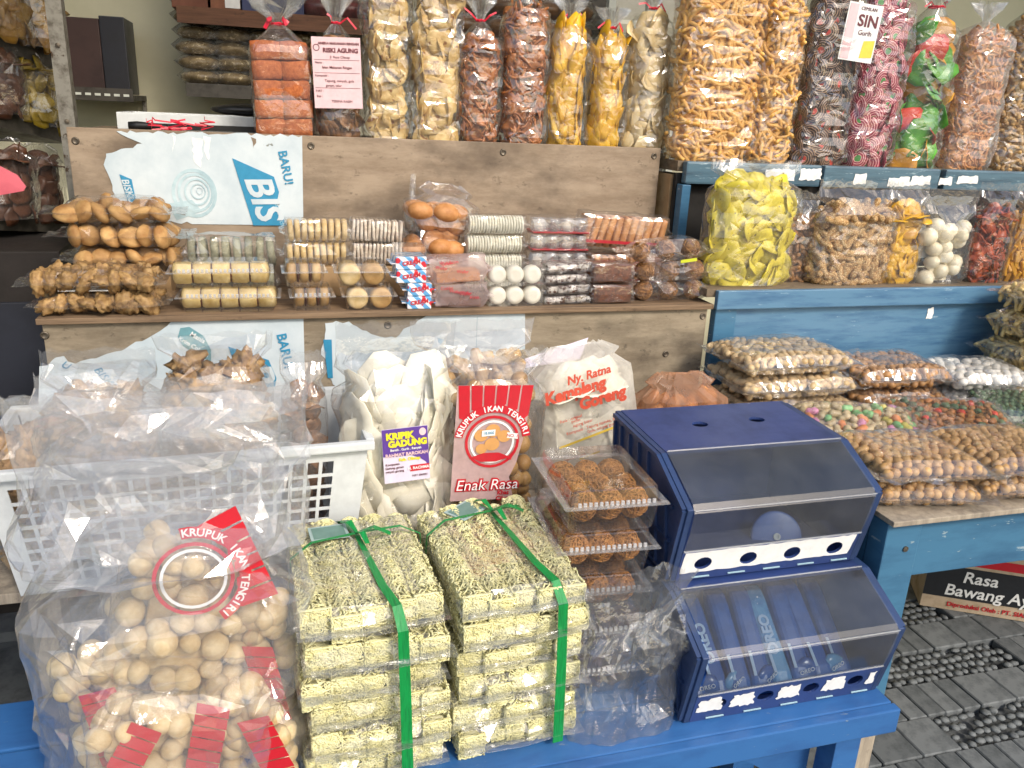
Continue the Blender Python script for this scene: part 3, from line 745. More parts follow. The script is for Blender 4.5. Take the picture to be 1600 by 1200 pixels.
wt = T('wooden_trestle', 'rough bare wood trestle under the white basket', 'trestle', (0, 1.37, 0))
ZW = .645
for i in range(4): B().box(-.95, .62, .005 + i * .115, .115 + i * .115, ZW - .02, ZW - .001 * (i % 2)).obj('plank', M_barew, wt, bevel=.002)
for x in (-.6, -.43, .55):
    B().box(x, x + .05, .01, .06, -.012, ZW - .021).obj('leg', M_barew, wt, bevel=.002)
# ================================================================== BAGS
def up_bag(name, label, cat, px, zb, Yf, depth, h, pieces, pname, pitch, inset, top='tied', group=None, orient='rand', tilt=.6, cap=200, n_exp=3.0, amp=.004, ext=.05, film_mat=None, bulge=0, tiecol=None, seed=0, rotz=0, vert=None, zp=None, cell=.02, leany=0, layers=2, plume=.07, bow=False, neck=None, scl=(.9, 1.12), ftop=None, leanx=0):
    """px = (left,right,base) pixels of the bag where it stands on the shelf zb, its front at depth Yf"""
    a0 = WY(px[0], px[2], Yf + depth * .45); a1 = WY(px[1], px[2], Yf + depth * .45); a = (a1.x - a0.x) / 2 * 1.05; b = depth / 2
    r = T(name, label, cat, ((a0.x + a1.x) / 2, Yf + b, zb), (leanx, leany, rotz), group)
    fit = .009 if 'chip' in pieces[0].name else .004
    fill_up(r, a - fit, b - fit, h, pieces, pname, pitch, inset, cap, orient, tilt, layers, n_exp, bulge, 0, vert=vert, zp=zp, scl=scl, top_cap=not ('chip' in pieces[0].name and pitch > .027))
    film_up(r, a, b, h + .004, top, ext, film_mat, amp, seed=seed, bulge=bulge, n_exp=n_exp, cell=cell, plume=plume, neck=neck)
    if tiecol: tie(r, h + .004 + plume * .36, tiecol, (neck or .009) + .002, bow, seed=seed)
    return r, a, b
def hgt(px, py, Y, zb): return WY(px, py, Y).z - zb
S_TOP = ZT - .0075
Y0 = YT + .018
# food materials
F_orange = food('orange_cracker', '#c8733a', '#a85424', .7, 120, .8, .003, .25, grain=400)
F_brownchip = food('brown_chip', '#a07246', '#5c3a20', .5, 60)
F_palechip = food('pale_fried_chip', '#dcc184', '#b48e4a', .45, 30, .3, spots='#8a5a2c', spot_scale=45, spot_cut=.62)
F_redbrown = food('red_brown_shred', '#b9763e', '#864a20', .4, 50)
F_yellow = food('yellow_banana_chip', '#e2b422', '#c28c14', .35, 25, .2, vary=.25)
F_cream = food('cream_chip', '#dcc79a', '#c8ac74', .4, 20, .2, vary=.2)
F_ostick = food('orange_stick', '#e6b664', '#d29a48', .5, 40, .3, vary=.25)
F_rust = food('rust_shred', '#d69a5c', '#a96832', .45, 60)
F_beige = food('beige_curl', '#c9a46a', '#a67e46', .5, 60, .4)
F_lime = food('lime_yellow_chip', '#dccb40', '#c4b22e', .45, 30, .3, vary=.25, spots='#6d6420', spot_scale=110, spot_cut=.65)
F_tan = food('tan_bits', '#a97a48', '#77502a', .5, 50)
F_sesame = food('sesame_stick', '#c49a62', '#94683a', .6, 160, 1.0, .004, .2, spots='#e3c793', spot_scale=330, spot_cut=.54, grain=330)
F_white = food('white_round', '#e2dac4', '#cfc3a4', .45, 30, .2, vary=.15)
F_spice = food('red_spice_chip', '#b04a16', '#7c2a0a', .4, 60)
F_cassava = food('yellow_cassava', '#dba32c', '#bf8418', .45, 25, .3, vary=.25)
def swirl_mat(name, dark, light, centre, R):
    m, nt, b, o = new_mat(name); tc = nt.nodes.new('ShaderNodeTexCoord'); sx = nt.nodes.new('ShaderNodeSeparateXYZ'); nt.links.new(tc.outputs['Object'], sx.inputs[0])
    n = tex(nt, tc.outputs['Object'], 45, 2)
    x2 = math_n(nt, 'POWER', sx.outputs[0], 2.0); y2 = math_n(nt, 'POWER', sx.outputs[1], 2.0)
    d = math_n(nt, 'ADD', math_n(nt, 'DIVIDE', math_n(nt, 'SQRT', math_n(nt, 'ADD', x2, y2)), R), math_n(nt, 'MULTIPLY', n, .25))
    s = math_n(nt, 'SINE', math_n(nt, 'MULTIPLY', d, 30.0))
    f = ramp(nt, math_n(nt, 'ADD', math_n(nt, 'MULTIPLY', s, .5), .5), [(.72, (0, 0, 0, 1)), (.86, (1, 1, 1, 1))])
    col = mix_rgb(nt, f, lin(dark), lin(light)); cf = ramp(nt, d, [(.42, (1, 1, 1, 1)), (.46, (0, 0, 0, 1))])
    col = mix_rgb(nt, cf, col, lin(centre)); nt.links.new(col, b.inputs['Base Color']); b.inputs['Roughness'].default_value = .4; MATS[name] = m; return m
F_swd = swirl_mat('dark_swirl', '#3c241c', '#a98a70', '#c0392b', .03); F_swm = swirl_mat('magenta_swirl', '#8e1f3c', '#e0a9a6', '#3f8a3c', .03)
F_fr = food('fan_red', '#d8452c', '#b9311e', .4, 25, .2); F_fy = food('fan_yellow', '#e0a42c', '#c98818', .4, 25, .2); F_fg = food('fan_green', '#5fa63a', '#418628', .4, 25, .2)

# 1 orange cracker stack
a0 = WY(402, 208, Y0 + .05); a1 = WY(490, 208, Y0 + .05)
r = T('orange_cracker_bag', 'clear bag of stacked orange crackers tied with a red bow', 'snack bag', ((a0.x + a1.x) / 2, Y0 + .055, S_TOP), (0, -.03, 0), 'tied bags on the plywood top shelf')
A_, B_, H_ = (a1.x - a0.x) / 2, .055, hgt(440, 64, Y0 + .03, S_TOP)
bl = piece_block(A_ * 1.02, B_ * 1.7, H_ / 5 * .98, F_orange, 3, .09)
for i in range(5):
    for s in (-1, 1): ob('cracker', rnd.choice(bl), r, Matrix.Translation((s * A_ * .47 + rnd.uniform(-.003, .003), rnd.uniform(-.003, .003), H_ * (i + .5) / 5)) @ Matrix.Rotation(rnd.uniform(-.03, .03), 4, 'Y'))
film_up(r, A_, B_, H_ + .006, 'tied', amp=.004, seed=1, n_exp=6, plume=.09, cell=.03, neck=.014); tie(r, H_ + .04, M_redtie, .016, True, .04, 3)
# 2 brown bag with a pink label
r2, a, b = up_bag('labelled_snack_bag', 'brown snack bag with a printed pink label and red string', 'snack bag', (491, 566, 212), S_TOP, Y0, .11, hgt(530, 68, Y0, S_TOP), piece_chip(.03, F_brownchip, 3), 'chip', .03, .011, 'tied', 'tied bags on the plywood top shelf', 'face', .5, 120, tiecol=M_redtie, seed=2, plume=.13, n_exp=2.4)
M_pink = flat('pink_label', '#e6c3c6', .45); M_ink = flat('maroon_ink', '#6b3038', .6)
def bend_cyl(rad): return lambda c: Vector((rad * math.sin(c.x / rad), c.y + rad * (1 - math.cos(c.x / rad)), c.z))
lw_, lh_ = .118, .165; zc = .158
BM_ = Matrix.Translation((-.004, -b - .012, zc)) @ Matrix.Rotation(-.03, 4, 'Y')
plate('label', [(-lw_ / 2 + lw_ * i / 8, -lh_ / 2) for i in range(9)] + [(lw_ / 2 - lw_ * i / 8, lh_ / 2) for i in range(9)], [], .0008, M_pink, r2, BM_, None)
for s_, sz, x, z, bd in (('ANEKA MAKANAN RINGAN', .0078, .006, .068, .0003), ('RISKI AGUNG', .0140, .010, .052, .0006), ('Jl. Raya Cilacap', .008, .008, .037, 0), ('Nama :', .007, -.043, .024, 0), ('Isian Makanan Ringan', .0085, 0, .013, .0001), ('Komposisi :', .007, -.038, -.006, 0), ('Tepung, minyak, gula', .0085, .004, -.018, 0), ('garam, telur', .008, -.01, -.029, 0), ('P.IRT :', .007, -.045, -.042, 0), ('Exp :', .007, -.046, -.054, 0), ('TERIMA KASIH', .008, .008, -.066, 0)):
    text(s_, sz, M_ink, r2, x, z, -.0006, 0, BM_, bold=bd)
for z in (.030, .0, -.035): plate('rule', [(-.055, z), (.055, z), (.055, z + .0008), (-.055, z + .0008)], [], -.0003, M_ink, r2, BM_ @ Matrix.Translation((0, -.0004, 0)))
plate('stamp', oval(-.048, .058, .008, .008), [oval(-.048, .058, .0062, .0062)], -.0003, M_ink, r2, BM_ @ Matrix.Translation((0, -.0004, 0)))
G1 = 'tied bags on the plywood top shelf'
up_bag('pale_chip_bag', 'tall bag of pale fried chips beside the pink labelled bag', 'snack bag', (571, 638, 213), S_TOP, Y0, .11, .44, piece_chip(.032, F_palechip, 4, .003, .25), 'chip', .036, .012, 'tied', G1, 'face', .35, 160, seed=3, n_exp=4, amp=.006, plume=.1, tiecol=M_redtie)
up_bag('pale_chip_bag', 'tall bag of pale round chips beside the short red brown shred bag', 'snack bag', (641, 713, 215), S_TOP, Y0, .11, .48, piece_chip(.04, F_palechip, 4, .003, .2), 'chip', .042, .013, 'tied', G1, 'face', .3, 140, seed=4, n_exp=4, amp=.006, plume=.1, tiecol=M_redtie)
up_bag('shred_bag', 'shorter bag of red brown shreds tied with red string', 'snack bag', (714, 777, 217), S_TOP, Y0, .10, hgt(745, 55, Y0, S_TOP), piece_stick(.05, .0036, F_redbrown, 4, .9, 5) + piece_chip(.018, F_redbrown, 2, .002, .6), 'shred', .021, .008, 'tied', G1, 'tang', .6, 240, seed=5, tiecol=M_redtie, plume=.1)
up_bag('shred_bag', 'taller bag of red brown shreds beside the yellow chips', 'snack bag', (780, 846, 218), S_TOP, Y0, .11, hgt(810, 5, Y0, S_TOP), piece_stick(.055, .0038, F_redbrown, 4, .9, 5) + piece_chip(.02, F_redbrown, 2, .002, .6), 'shred', .022, .008, 'tied', G1, 'tang', .6, 280, seed=6, plume=.1)
up_bag('banana_chip_bag', 'plump bag of long yellow banana chips with silvery tied neck', 'snack bag', (848, 912, 220), S_TOP, Y0, .10, hgt(878, 45, Y0, S_TOP), piece_chip(.02, F_yellow, 4, .0018, .3, 2.6, .1), 'chip', .03, .011, 'tied', G1, 'tang', .3, 130, seed=7, tiecol=M_redtie, vert=1, n_exp=2.5)
up_bag('banana_chip_bag', 'slim bag of yellow banana chips with red string bow', 'snack bag', (914, 971, 222), S_TOP, Y0, .09, hgt(940, 58, Y0, S_TOP), piece_chip(.02, F_yellow, 4, .0018, .35, 2.4, .1), 'chip', .029, .011, 'tied', G1, 'tang', .3, 120, seed=8, tiecol=M_redtie, vert=1, n_exp=2.4)
up_bag('cream_chip_bag', 'bag of large cream coloured round chips at the end of the plywood shelf', 'snack bag', (970, 1036, 223), S_TOP, Y0, .11, hgt(1005, 26, Y0, S_TOP), piece_chip(.036, F_cream, 4, .002, .3), 'chip', .036, .013, 'tied', G1, 'face', .45, 110, seed=9, tiecol=M_redtie, n_exp=2.4)
# right upper tier
S_R3 = ZT3 - .0015; YR = YR3 + .032; G2 = 'tall bags on the blue top shelf'
up_bag('orange_stick_bag', 'widest tall bag packed with thin orange curved sticks', 'snack bag', (1043, 1163, 250), S_R3, YR, .13, .52, piece_stick(.078, .0058, F_ostick, 7, 1.1, 6, 0, .85), 'stick', .0245, .009, 'tied', G2, 'tang', .3, 300, seed=10, n_exp=3.5, amp=.005)
up_bag('orange_stick_bag', 'narrower tall bag of thin orange sticks beside the dark swirl crackers', 'snack bag', (1163, 1224, 252), S_R3, YR, .11, .44, piece_stick(.085, .0055, F_ostick, 7, .9, 6, 0, .85), 'stick', .0245, .009, 'tied', G2, 'tang', .3, 260, seed=11, amp=.005, tiecol=M_redtie)
rs, a, b = up_bag('dark_swirl_bag', 'tall bag of dark brown swirl crackers with red centres and a white label', 'snack bag', (1230, 1306, 252), S_R3, YR, .13, .46, piece_chip(.034, F_swd, 4, .003, .12, 1.1, .1, 14), 'cracker', .036, .011, 'tied', G2, 'face', .35, 160, seed=12, n_exp=3.5, amp=.006)
BM_ = Matrix.Translation((.05, -b - .008, .36)) @ Matrix.Rotation(.08, 4, 'Y') @ Matrix.Rotation(-.1, 4, 'Z')
M_cy = flat('label_yellow', '#e9cf4a', .5)
plate('label', [(-.055, -.075), (.05, -.075), (.05, .075), (-.055, .075)], [], .001, M_paper, rs, BM_)
plate('label_stripe', [(-.051, -.071), (-.025, -.071), (-.025, .071), (-.051, .071)], [], -.0004, M_pink, rs, BM_ @ Matrix.Translation((0, -.0006, 0)))
plate('label_mark', [(.008, -.065), (.046, -.060), (.046, -.015), (.012, -.02)], [], -.0004, M_cy, rs, BM_ @ Matrix.Translation((0, -.0006, 0)))
text('SIN', .042, M_ink, rs, .012, .03, -.0008, 0, BM_, bold=.001); text('CEMILAN', .012, M_ink, rs, .008, .062, -.0008, 0, BM_); text('Gurih', .018, M_ink, rs, .01, 0, -.0008, 0, BM_)
up_bag('magenta_swirl_bag', 'tall bag of magenta swirl crackers with green centres', 'snack bag', (1309, 1380, 254), S_R3, YR, .12, .46, piece_chip(.032, F_swm, 4, .003, .12, 1.1, .1, 14), 'cracker', .034, .011, 'tied', G2, 'face', .35, 160, seed=13, n_exp=3.5, amp=.006)
rf_, a, b = up_bag('fan_cracker_bag', 'bag of big folded crackers in green, red and yellow', 'snack bag', (1384, 1454, 255), S_R3, YR, .12, hgt(1420, 30, YR, S_R3), piece_chip(.045, F_fg, 3, .003, .5, 1.2, .5), 'cracker', .06, .016, 'tied', G2, 'face', .5, 60, seed=14, n_exp=2.6, plume=.12, tiecol=M_redtie, neck=.02)
pcs = piece_chip(.045, F_fr, 3, .003, .5, 1.2, .5) + piece_chip(.045, F_fy, 3, .003, .5, 1.1, .5)
for i, ch in enumerate([c for c in rf_.children if c.name.startswith('cracker')]):
    if i % 5 in (1, 3): ch.data = pcs[(i % 3) + (3 if i % 2 else 0)]
up_bag('rust_shred_bag', 'tall bag of rust orange shreds beside the beige curls', 'snack bag', (1462, 1532, 257), S_R3, YR, .13, .40, piece_stick(.04, .0036, F_rust, 5, .9, 5) + piece_chip(.014, F_rust, 2, .002, .6), 'shred', .0205, .008, 'tied', G2, 'tang', .6, 280, seed=15, n_exp=3.5, film_mat=FILM2)
up_bag('beige_curl_bag', 'tall bag of beige curled crackers at the right end of the blue shelf', 'snack bag', (1541, 1640, 259), S_R3, YR, .13, .46, piece_stick(.036, .0065, F_beige, 5, 1.6), 'curl', .022, .009, 'tied', G2, 'rand', .6, 280, seed=16)
# right middle tier: open topped bags
S_R2 = ZR2 - .0005; G3 = 'open bags on the blue middle shelf'; YQ = YR2 + .02
up_bag('lime_chip_bag', 'large open bag of lime yellow speckled chips', 'snack bag', (1100, 1226, 441), S_R2, YQ, .11, hgt(1150, 285, YQ + .03, S_R2), piece_chip(.036, F_lime, 5, .0022, .09, 1.1, .4), 'chip', .036, .014, 'open', G3, 'face', .5, 200, ext=.05, seed=21, bulge=.05, n_exp=2.4, cell=.035, amp=.007, leanx=-.05)
up_bag('tan_bits_bag', 'half hidden bag of brown bits behind the sesame sticks', 'snack bag', (1208, 1262, 436), S_R2, YQ + .05, .07, hgt(1230, 340, YQ + .05, S_R2), piece_stick(.03, .006, F_tan, 4, 1.2), 'curl', .021, .008, 'open', G3, 'rand', .5, 90, ext=.06, seed=22, cell=.03)
up_bag('sesame_stick_bag', 'open bag of knobbly sesame coated sticks', 'snack bag', (1262, 1374, 441), S_R2, YQ, .10, hgt(1310, 326, YQ, S_R2), piece_stick(.062, .0085, F_sesame, 5, .7, 8, .12), 'stick', .026, .011, 'open', G3, 'tang', .45, 200, ext=.065, seed=23, bulge=.05, n_exp=2.5, cell=.035, amp=.006)
up_bag('yellow_chip_bag', 'narrow open bag of golden yellow chips beside the white balls', 'snack bag', (1367, 1424, 438), S_R2, YQ + .01, .08, hgt(1390, 325, YQ, S_R2), piece_chip(.024, F_yellow, 4, .002, .3, 1.2), 'chip', .026, .011, 'open', G3, 'face', .5, 120, ext=.06, seed=24, cell=.03)
rw_, aw_, bw_ = up_bag('white_ball_bag', 'open bag of white round crackers with a paper slip', 'snack bag', (1425, 1500, 438), S_R2, YQ, .08, hgt(1460, 350, YQ, S_R2), piece_ball(.0245, F_white, 3, .08), 'ball', .046, .022, 'open', G3, 'rand', .5, 60, ext=.09, seed=25, cell=.035, layers=1, scl=(.85, 1.15))
B().box(-aw_ * .9, aw_ * .1, bw_ * .2, bw_ * .2 + .001, .07, .155, Matrix.Rotation(-.06, 4, 'Y')).obj('paper_slip', M_paper, rw_)
up_bag('red_spice_bag', 'slim open bag of dark red spiced chips', 'snack bag', (1504, 1560, 438), S_R2, YQ, .08, hgt(1530, 325, YQ, S_R2), piece_chip(.018, F_spice, 3, .002, .6) + piece_stick(.04, .003, F_spice, 3, 1, 5), 'chip', .021, .009, 'open', G3, 'face', .6, 160, ext=.06, seed=26, cell=.03, film_mat=FILM3)
up_bag('cassava_stick_bag', 'open bag of yellow rectangular cassava sticks', 'snack bag', (1562, 1650, 437), S_R2, YQ, .09, hgt(1600, 330, YQ, S_R2), piece_bar(.05, .011, .011, F_cassava), 'stick', .024, .010, 'open', G3, 'tang', .4, 150, ext=.07, seed=27, cell=.035, vert=1)
# carton leaning in the gap left of the blue stand
r = T('torn_carton', 'torn brown carton with white and red print in the gap between the stands', 'carton', (WY(1052, 345, 2.16).x, 2.16, ZR2 + .001))
B().box(-.022, .03, 0, .12, 0, .262).obj('carton_body', M_card, r, bevel=.002)
plate('printed_panel', jag([(.0, .0, 0), (.028, .0, 0), (.028, .255, 0), (-.004, .255, 1), (.004, .19, 1), (.0, .1, 1)], .003, .01, 4), [], -.0006, M_paper, r, Matrix.Translation((0, -.0008, 0)))
plate('red_mark', [(.008, .14), (.022, .13), (.024, .2), (.014, .225), (.006, .19)], [], -.0004, M_red, r, Matrix.Translation((0, -.0018, 0)))
# ================================================================== COOKIE ROWS ON THE PLYWOOD MIDDLE SHELF
def cyl_mesh(r, l, mat, axis='x', n=18, soft=.2, name='biscuit', amp=.03, seed=0):
    """biscuit: short drum with rounded edge"""
    b = B(); M = {'x': Matrix.Rotation(math.pi / 2, 4, 'Y'), 'y': Matrix.Rotation(math.pi / 2, 4, 'X'), 'z': Matrix.Identity(4)}[axis]; e = min(l * .35, r * soft)
    b.lathe([(r * .5, -l / 2), (r - e, -l / 2), (r - e * .3, -l / 2 + e * .3), (r, -l / 2 + e), (r, l / 2 - e), (r - e * .3, l / 2 - e * .3), (r - e, l / 2), (r * .5, l / 2)], n, M)
    b.v = [tuple(Vector(v) * (1 + amp * noise.noise(Vector(v) * 60 + Vector((seed, 0, 0))))) for v in b.v]
    return b.me(name, mat, True)
def film_box(root, a, b, h, mat=None, amp=.0025, cell=.022, seed=0, ears=.02, z0=0, name='film', twist=True):
    """tight wrapper round a block: box skin with crinkles and two twisted or sealed ends along x"""
    g = random.Random(seed + 31); mat = mat or FILM; vs = []; fs = []; nx = max(4, int(2 * a / cell)); nu = 14
    xs = [-a - ears, -a - ears * .35] + [-a + 2 * a * i / nx for i in range(nx + 1)] + [a + ears * .35, a + ears]
    ks = [.75, .55] + [1] * (nx + 1) + [.55, .75]
    for i, (x, k) in enumerate(zip(xs, ks)):
        for j in range(nu):
            p = sup(b * (1 if k == 1 else .9), h / 2 * (1 if k == 1 else (.3 if k == .55 else .12)), 2 * math.pi * j / nu, 5)
            d = g.uniform(-.4, 1) * amp
            q = Vector((p.x, p.y, 0)); q += q.normalized() * d
            vs.append((x + (g.uniform(-.3, .3) * cell if 1 < i < len(xs) - 2 else g.uniform(-.003, .003)), q.x, max(.0012, q.y + h / 2) + z0))
    for i in range(len(xs) - 1):
        for j in range(nu):
            A = i * nu + j; Bq = i * nu + (j + 1) % nu; C = A + nu; D = Bq + nu
            fs += [(A, C, Bq), (Bq, C, D)] if g.random() < .5 else [(A, D, Bq), (A, C, D)]
    return ob(name, mesh(name, vs, fs, mat, False), root)
def clamshell(root, w_, d_, h_, rimw=.006, ridge=True, z_rim=.45, flare=.9, rmat=None):
    """hinged clear box: tray, domed lid, flat rim with a ribbed lock along the front"""
    def shell(z0, z1, k0, k1, close_top, name):
        vs = []; fs = []; n = 5
        def ring(k, z): 
            o = []
            for cx, cy, a0 in ((1, 1, 0), (-1, 1, 90), (-1, -1, 180), (1, -1, 270)):
                for q in range(n): a = math.radians(a0 + 90 * q / (n - 1)); rr = .012; o.append((cx * (w_ / 2 * k - rr) + rr * math.cos(a), cy * (d_ / 2 * k - rr) + rr * math.sin(a), z))
            return o
        zs = [(k0, z0), (k0 + (k1 - k0) * .85, z0 + (z1 - z0) * .92), (k1 * .985, z1)] if close_top else [(k0 * .985, z0), (k0, z0 + (z1 - z0) * .08), (k1, z1)]
        for k, z in zs: vs += ring(k, z)
        m = 4 * n
        for i in range(2):
            for j in range(m): a = i * m + j; c = i * m + (j + 1) % m; fs.append((a, c, c + m, a + m))
        fs.append(tuple(range(2 * m, 3 * m)) if close_top else tuple(range(m - 1, -1, -1)))
        ob(name, mesh(name, vs, fs, CLAM, False), root)
    zr = h_ * z_rim
    shell(.001, zr, flare, 1.0, False, 'tray'); shell(zr + .002, h_, 1.0, flare, True, 'lid')
    B().box(-w_ / 2 - rimw, w_ / 2 + rimw, -d_ / 2 - rimw, -d_ / 2 + .001, zr, zr + .0022).box(-w_ / 2 - rimw, w_ / 2 + rimw, d_ / 2 - .001, d_ / 2 + rimw, zr, zr + .0022).box(-w_ / 2 - rimw, -w_ / 2 + .001, -d_ / 2, d_ / 2, zr, zr + .0022).box(w_ / 2 - .001, w_ / 2 + rimw, -d_ / 2, d_ / 2, zr, zr + .0022).obj('rim', rmat or M_rim, root)
    if ridge:
        b = B(); n = int(w_ * .8 / .0085)
        for i in range(n):
            x = -w_ * .4 + w_ * .8 * i / (n - 1); b.box(x - .0028, x + .0028, -d_ / 2 - .0045, -d_ / 2 - .0005, zr + .0025, zr + .0095)
        b.obj('ribbed_lock', M_ridge, root, bevel=.0008)
M_rim = film('clamshell_rim', gloss=.6, haze=.22, base=.12, rough=.1, bscale=30, bstr=.1)
M_ridge = film('clamshell_ridge', gloss=.6, haze=.55, base=.3, rough=.08, bscale=30, bstr=.1)
C_bun = food('brown_cookie', '#c09a64', '#93693a', .75, 25, .25, vary=.3)
C_crumb = food('dark_crumb_cookie', '#b08e5c', '#7c5c36', .6, 70, .8, .004)
C_grey = food('grey_green_cookie', '#9a9880', '#7b7a62', .7, 60, .7, .004)
C_roll = food('pale_roll_cake', '#d6bf86', '#b89a58', .6, 40, .4, vary=.18, spots='#8a7a44', spot_scale=30, spot_cut=.68)
C_bis = food('round_pale_biscuit', '#d9c193', '#c3a468', .6, 40, .3, vary=.2)
C_bisd = food('round_toasted_biscuit', '#c2a068', '#9c743c', .6, 30, .3, vary=.25)
C_wht = food('white_wafer', '#ddd3c4', '#b9a48e', .7, 50, .4, vary=.2)
C_wht2 = food('white_biscuit_stack', '#dedbcc', '#c4bfab', .7, 40, .3, vary=.12)
C_rusk = food('orange_rusk', '#c98f58', '#a66c36', .6, 40, .4, vary=.2)
C_choc = food('brown_cake', '#7a4526', '#55301a', .7, 120, .8, .003, grain=260)
C_mall = food('white_marshmallow', '#e8e4d8', '#d8d2c2', .6, 20, .1, vary=.06)
C_strand = food('golden_strand', '#c08a4c', '#8a5a28', .5, 60, .3)
C_jam = food('dark_filling', '#5d2e1c', '#40200f', .5, 60, .3)
def rect(xl, xr, Y, yb):
    p0 = WY(xl, yb, Y); p1 = WY(xr, yb, Y); return (p0.x + p1.x) / 2, (p1.x - p0.x) / 2
def px_h(yt, yb, x, Y): return WY(x, yt, Y).z - WY(x, yb, Y).z
SM = ZM + .0005
# --- three stacked bags of brown cookies
G = 'stacked bags of brown round cookies'
YB = 2.09; cx, hw = rect(108, 285, YB, 400); z = SM + .062
B().box(-hw * .8, hw * .8, -.055, .05, 0, .06).obj('carton_body', M_card, T('plain_carton', 'plain brown carton under the three bags of round cookies', 'carton', (cx, YB, SM)), bevel=.002)
bun = piece_ball(.027, C_bun, 4, .14, 2, (1.08, 1, .5))
for i, (lab, dx) in enumerate((('lowest bag of brown round cookies, stacked under two more', .01), ('middle bag of brown round cookies between two others', 0), ('topmost bag of brown round cookies in the stack of three', -.012))):
    hh = .052; r = T('cookie_bag', lab, 'cookie bag', (cx + dx, YB, z), (0, 0, rnd.uniform(-.05, .05)), G)
    fill_pil(r, hw * .8, .06, hh, bun, 'cookie', .036, .02, 90, 'face', 1.0, core=False); film_pil(r, hw * .84, .064, hh + .004, rim=.02, rimx=.05, cell=.03, seed=i + 40, amp=.005); z += hh + .001
# underlay: low box lifting the back row
for nm, lab, xl, xr, zz in (('display_crate', 'low dark crate under the back row of cookie bags', 112, 1040, .038),):
    pass
# --- two flat bags of dark crumb cookies
lump = piece_lump(.020, C_crumb, 4, .5, (1.3, .9, .62), 3.4, 3); z = SM
for i, (xl, xr, lab) in enumerate(((62, 262, 'flat bag of dark crumbly cookies lying on the shelf corner'), (42, 258, 'flat bag of dark crumbly cookies lying over another one, white slip inside'))):
    Yc = 1.925; cx, hw = rect(xl, xr, Yc, 470 - i * 35); r = T('crumb_cookie_bag', lab, 'cookie bag', (cx, Yc, z), (.0, .0, rnd.uniform(-.04, .04)), 'flat bags of crumbly cookies')
    fill_pil(r, hw * .8, .052, .042, lump, 'cookie', .029, .015, 90, 'rand', core=False); film_pil(r, hw * .86, .058, .046, rim=.018, rimx=.03, cell=.028, seed=i + 45, amp=.005)
    if i: B().box(-hw * .5, hw * .3, -.05, -.02, .004, .006).obj('paper_slip', M_paper, r)
    z += .047
# --- grey green cookies
Yc = 2.06; cx, hw = rect(294, 430, Yc, 398); r = T('grey_cookie_pack', 'wrapped row of grey green cookies standing on edge', 'cookie pack', (cx, Yc, SM + .068)); g_m = [cyl_mesh(.035, .017, C_grey, 'x', 14, .3, 'cookie', .12, s) for s in range(3)]
n = 8
for i in range(n): ob('cookie', rnd.choice(g_m), r, Matrix.Translation((-hw * .9 + 1.8 * hw * i / (n - 1), rnd.uniform(-.003, .003), .037)) @ Matrix.Rotation(rnd.uniform(-.12, .12), 4, 'Y'))
film_box(r, hw, .04, .076, amp=.005, seed=3, ears=.015)
r = T('grey_cookie_pack', 'wrapped row of grey green cookies underneath another such row', 'cookie pack', (cx - .004, Yc, SM))
for i in range(n): ob('cookie', rnd.choice(g_m), r, Matrix.Translation((-hw * .9 + 1.8 * hw * i / (n - 1), rnd.uniform(-.003, .003), .034)) @ Matrix.Rotation(rnd.uniform(-.12, .12), 4, 'Y') @ Matrix.Scale(.9, 4, (0, 0, 1)))
film_box(r, hw, .04, .067, amp=.003, seed=4, ears=.012)
# --- clamshells of roll cake
roll = [cyl_mesh(.0245, .042, C_roll, 'x', 16, .35, 'cake_roll', .06, s) for s in range(3)]; jam = [cyl_mesh(.0225, .004, C_jam, 'x', 14, .2, 'filling')]
z = SM
for i, (xl, xr, lab) in enumerate(((283, 436, 'lower clear clamshell of pale cake rolls on the shelf edge'), (268, 424, 'upper clear clamshell of pale cake rolls, spotted green'))):
    Yc = 1.912; cx, hw = rect(xl, xr, Yc, 480 - 40 * i); r = T('cake_clamshell', lab, 'clamshell box', (cx, Yc, z), (0, 0, -.03 + .05 * i), 'clamshells of cake rolls')
    clamshell(r, 2 * hw, .09, .0535, z_rim=.62)
    for k in range(5):
        x = -hw * .76 + 1.52 * hw * k / 4; ob('cake_roll', rnd.choice(roll), r, Matrix.Translation((x, 0, .0265)) @ Matrix.Rotation(rnd.uniform(-.1, .1), 4, 'Z'))
        if k < 4: ob('filling', jam[0], r, Matrix.Translation((x + hw * .19, 0, .026)))
    z += .0555
# --- upright round biscuits in film (two packs) and white wafers (two packs)
disc = [cyl_mesh(.027, .0125, C_bis, 'x', 16, .25, 'biscuit', .03, s) for s in range(3)]
wafer = [piece_block(.0065, .05, .05, C_wht, 1, .08)[0] for _ in range(3)]
for i, (xl, xr, lab) in enumerate(((447, 541, 'lower film pack of round biscuits standing on edge'), (448, 543, 'upper film pack of round biscuits standing on edge'))):
    Yc = 2.05; cx, hw = rect(xl, xr, Yc, 400 - 30 * i); zb = SM + .074 + i * .056; r = T('biscuit_roll_pack', lab, 'biscuit pack', (cx, Yc, zb), (0, 0, .02), 'film packs of round biscuits')
    for k in range(9): ob('biscuit', rnd.choice(disc), r, Matrix.Translation((-hw * .88 + 1.76 * hw * k / 8, 0, .028)) @ Matrix.Rotation(rnd.uniform(-.06, .06), 4, 'Y'))
    film_box(r, hw * .98, .03, .0555, amp=.003, seed=6 + i, ears=.018)
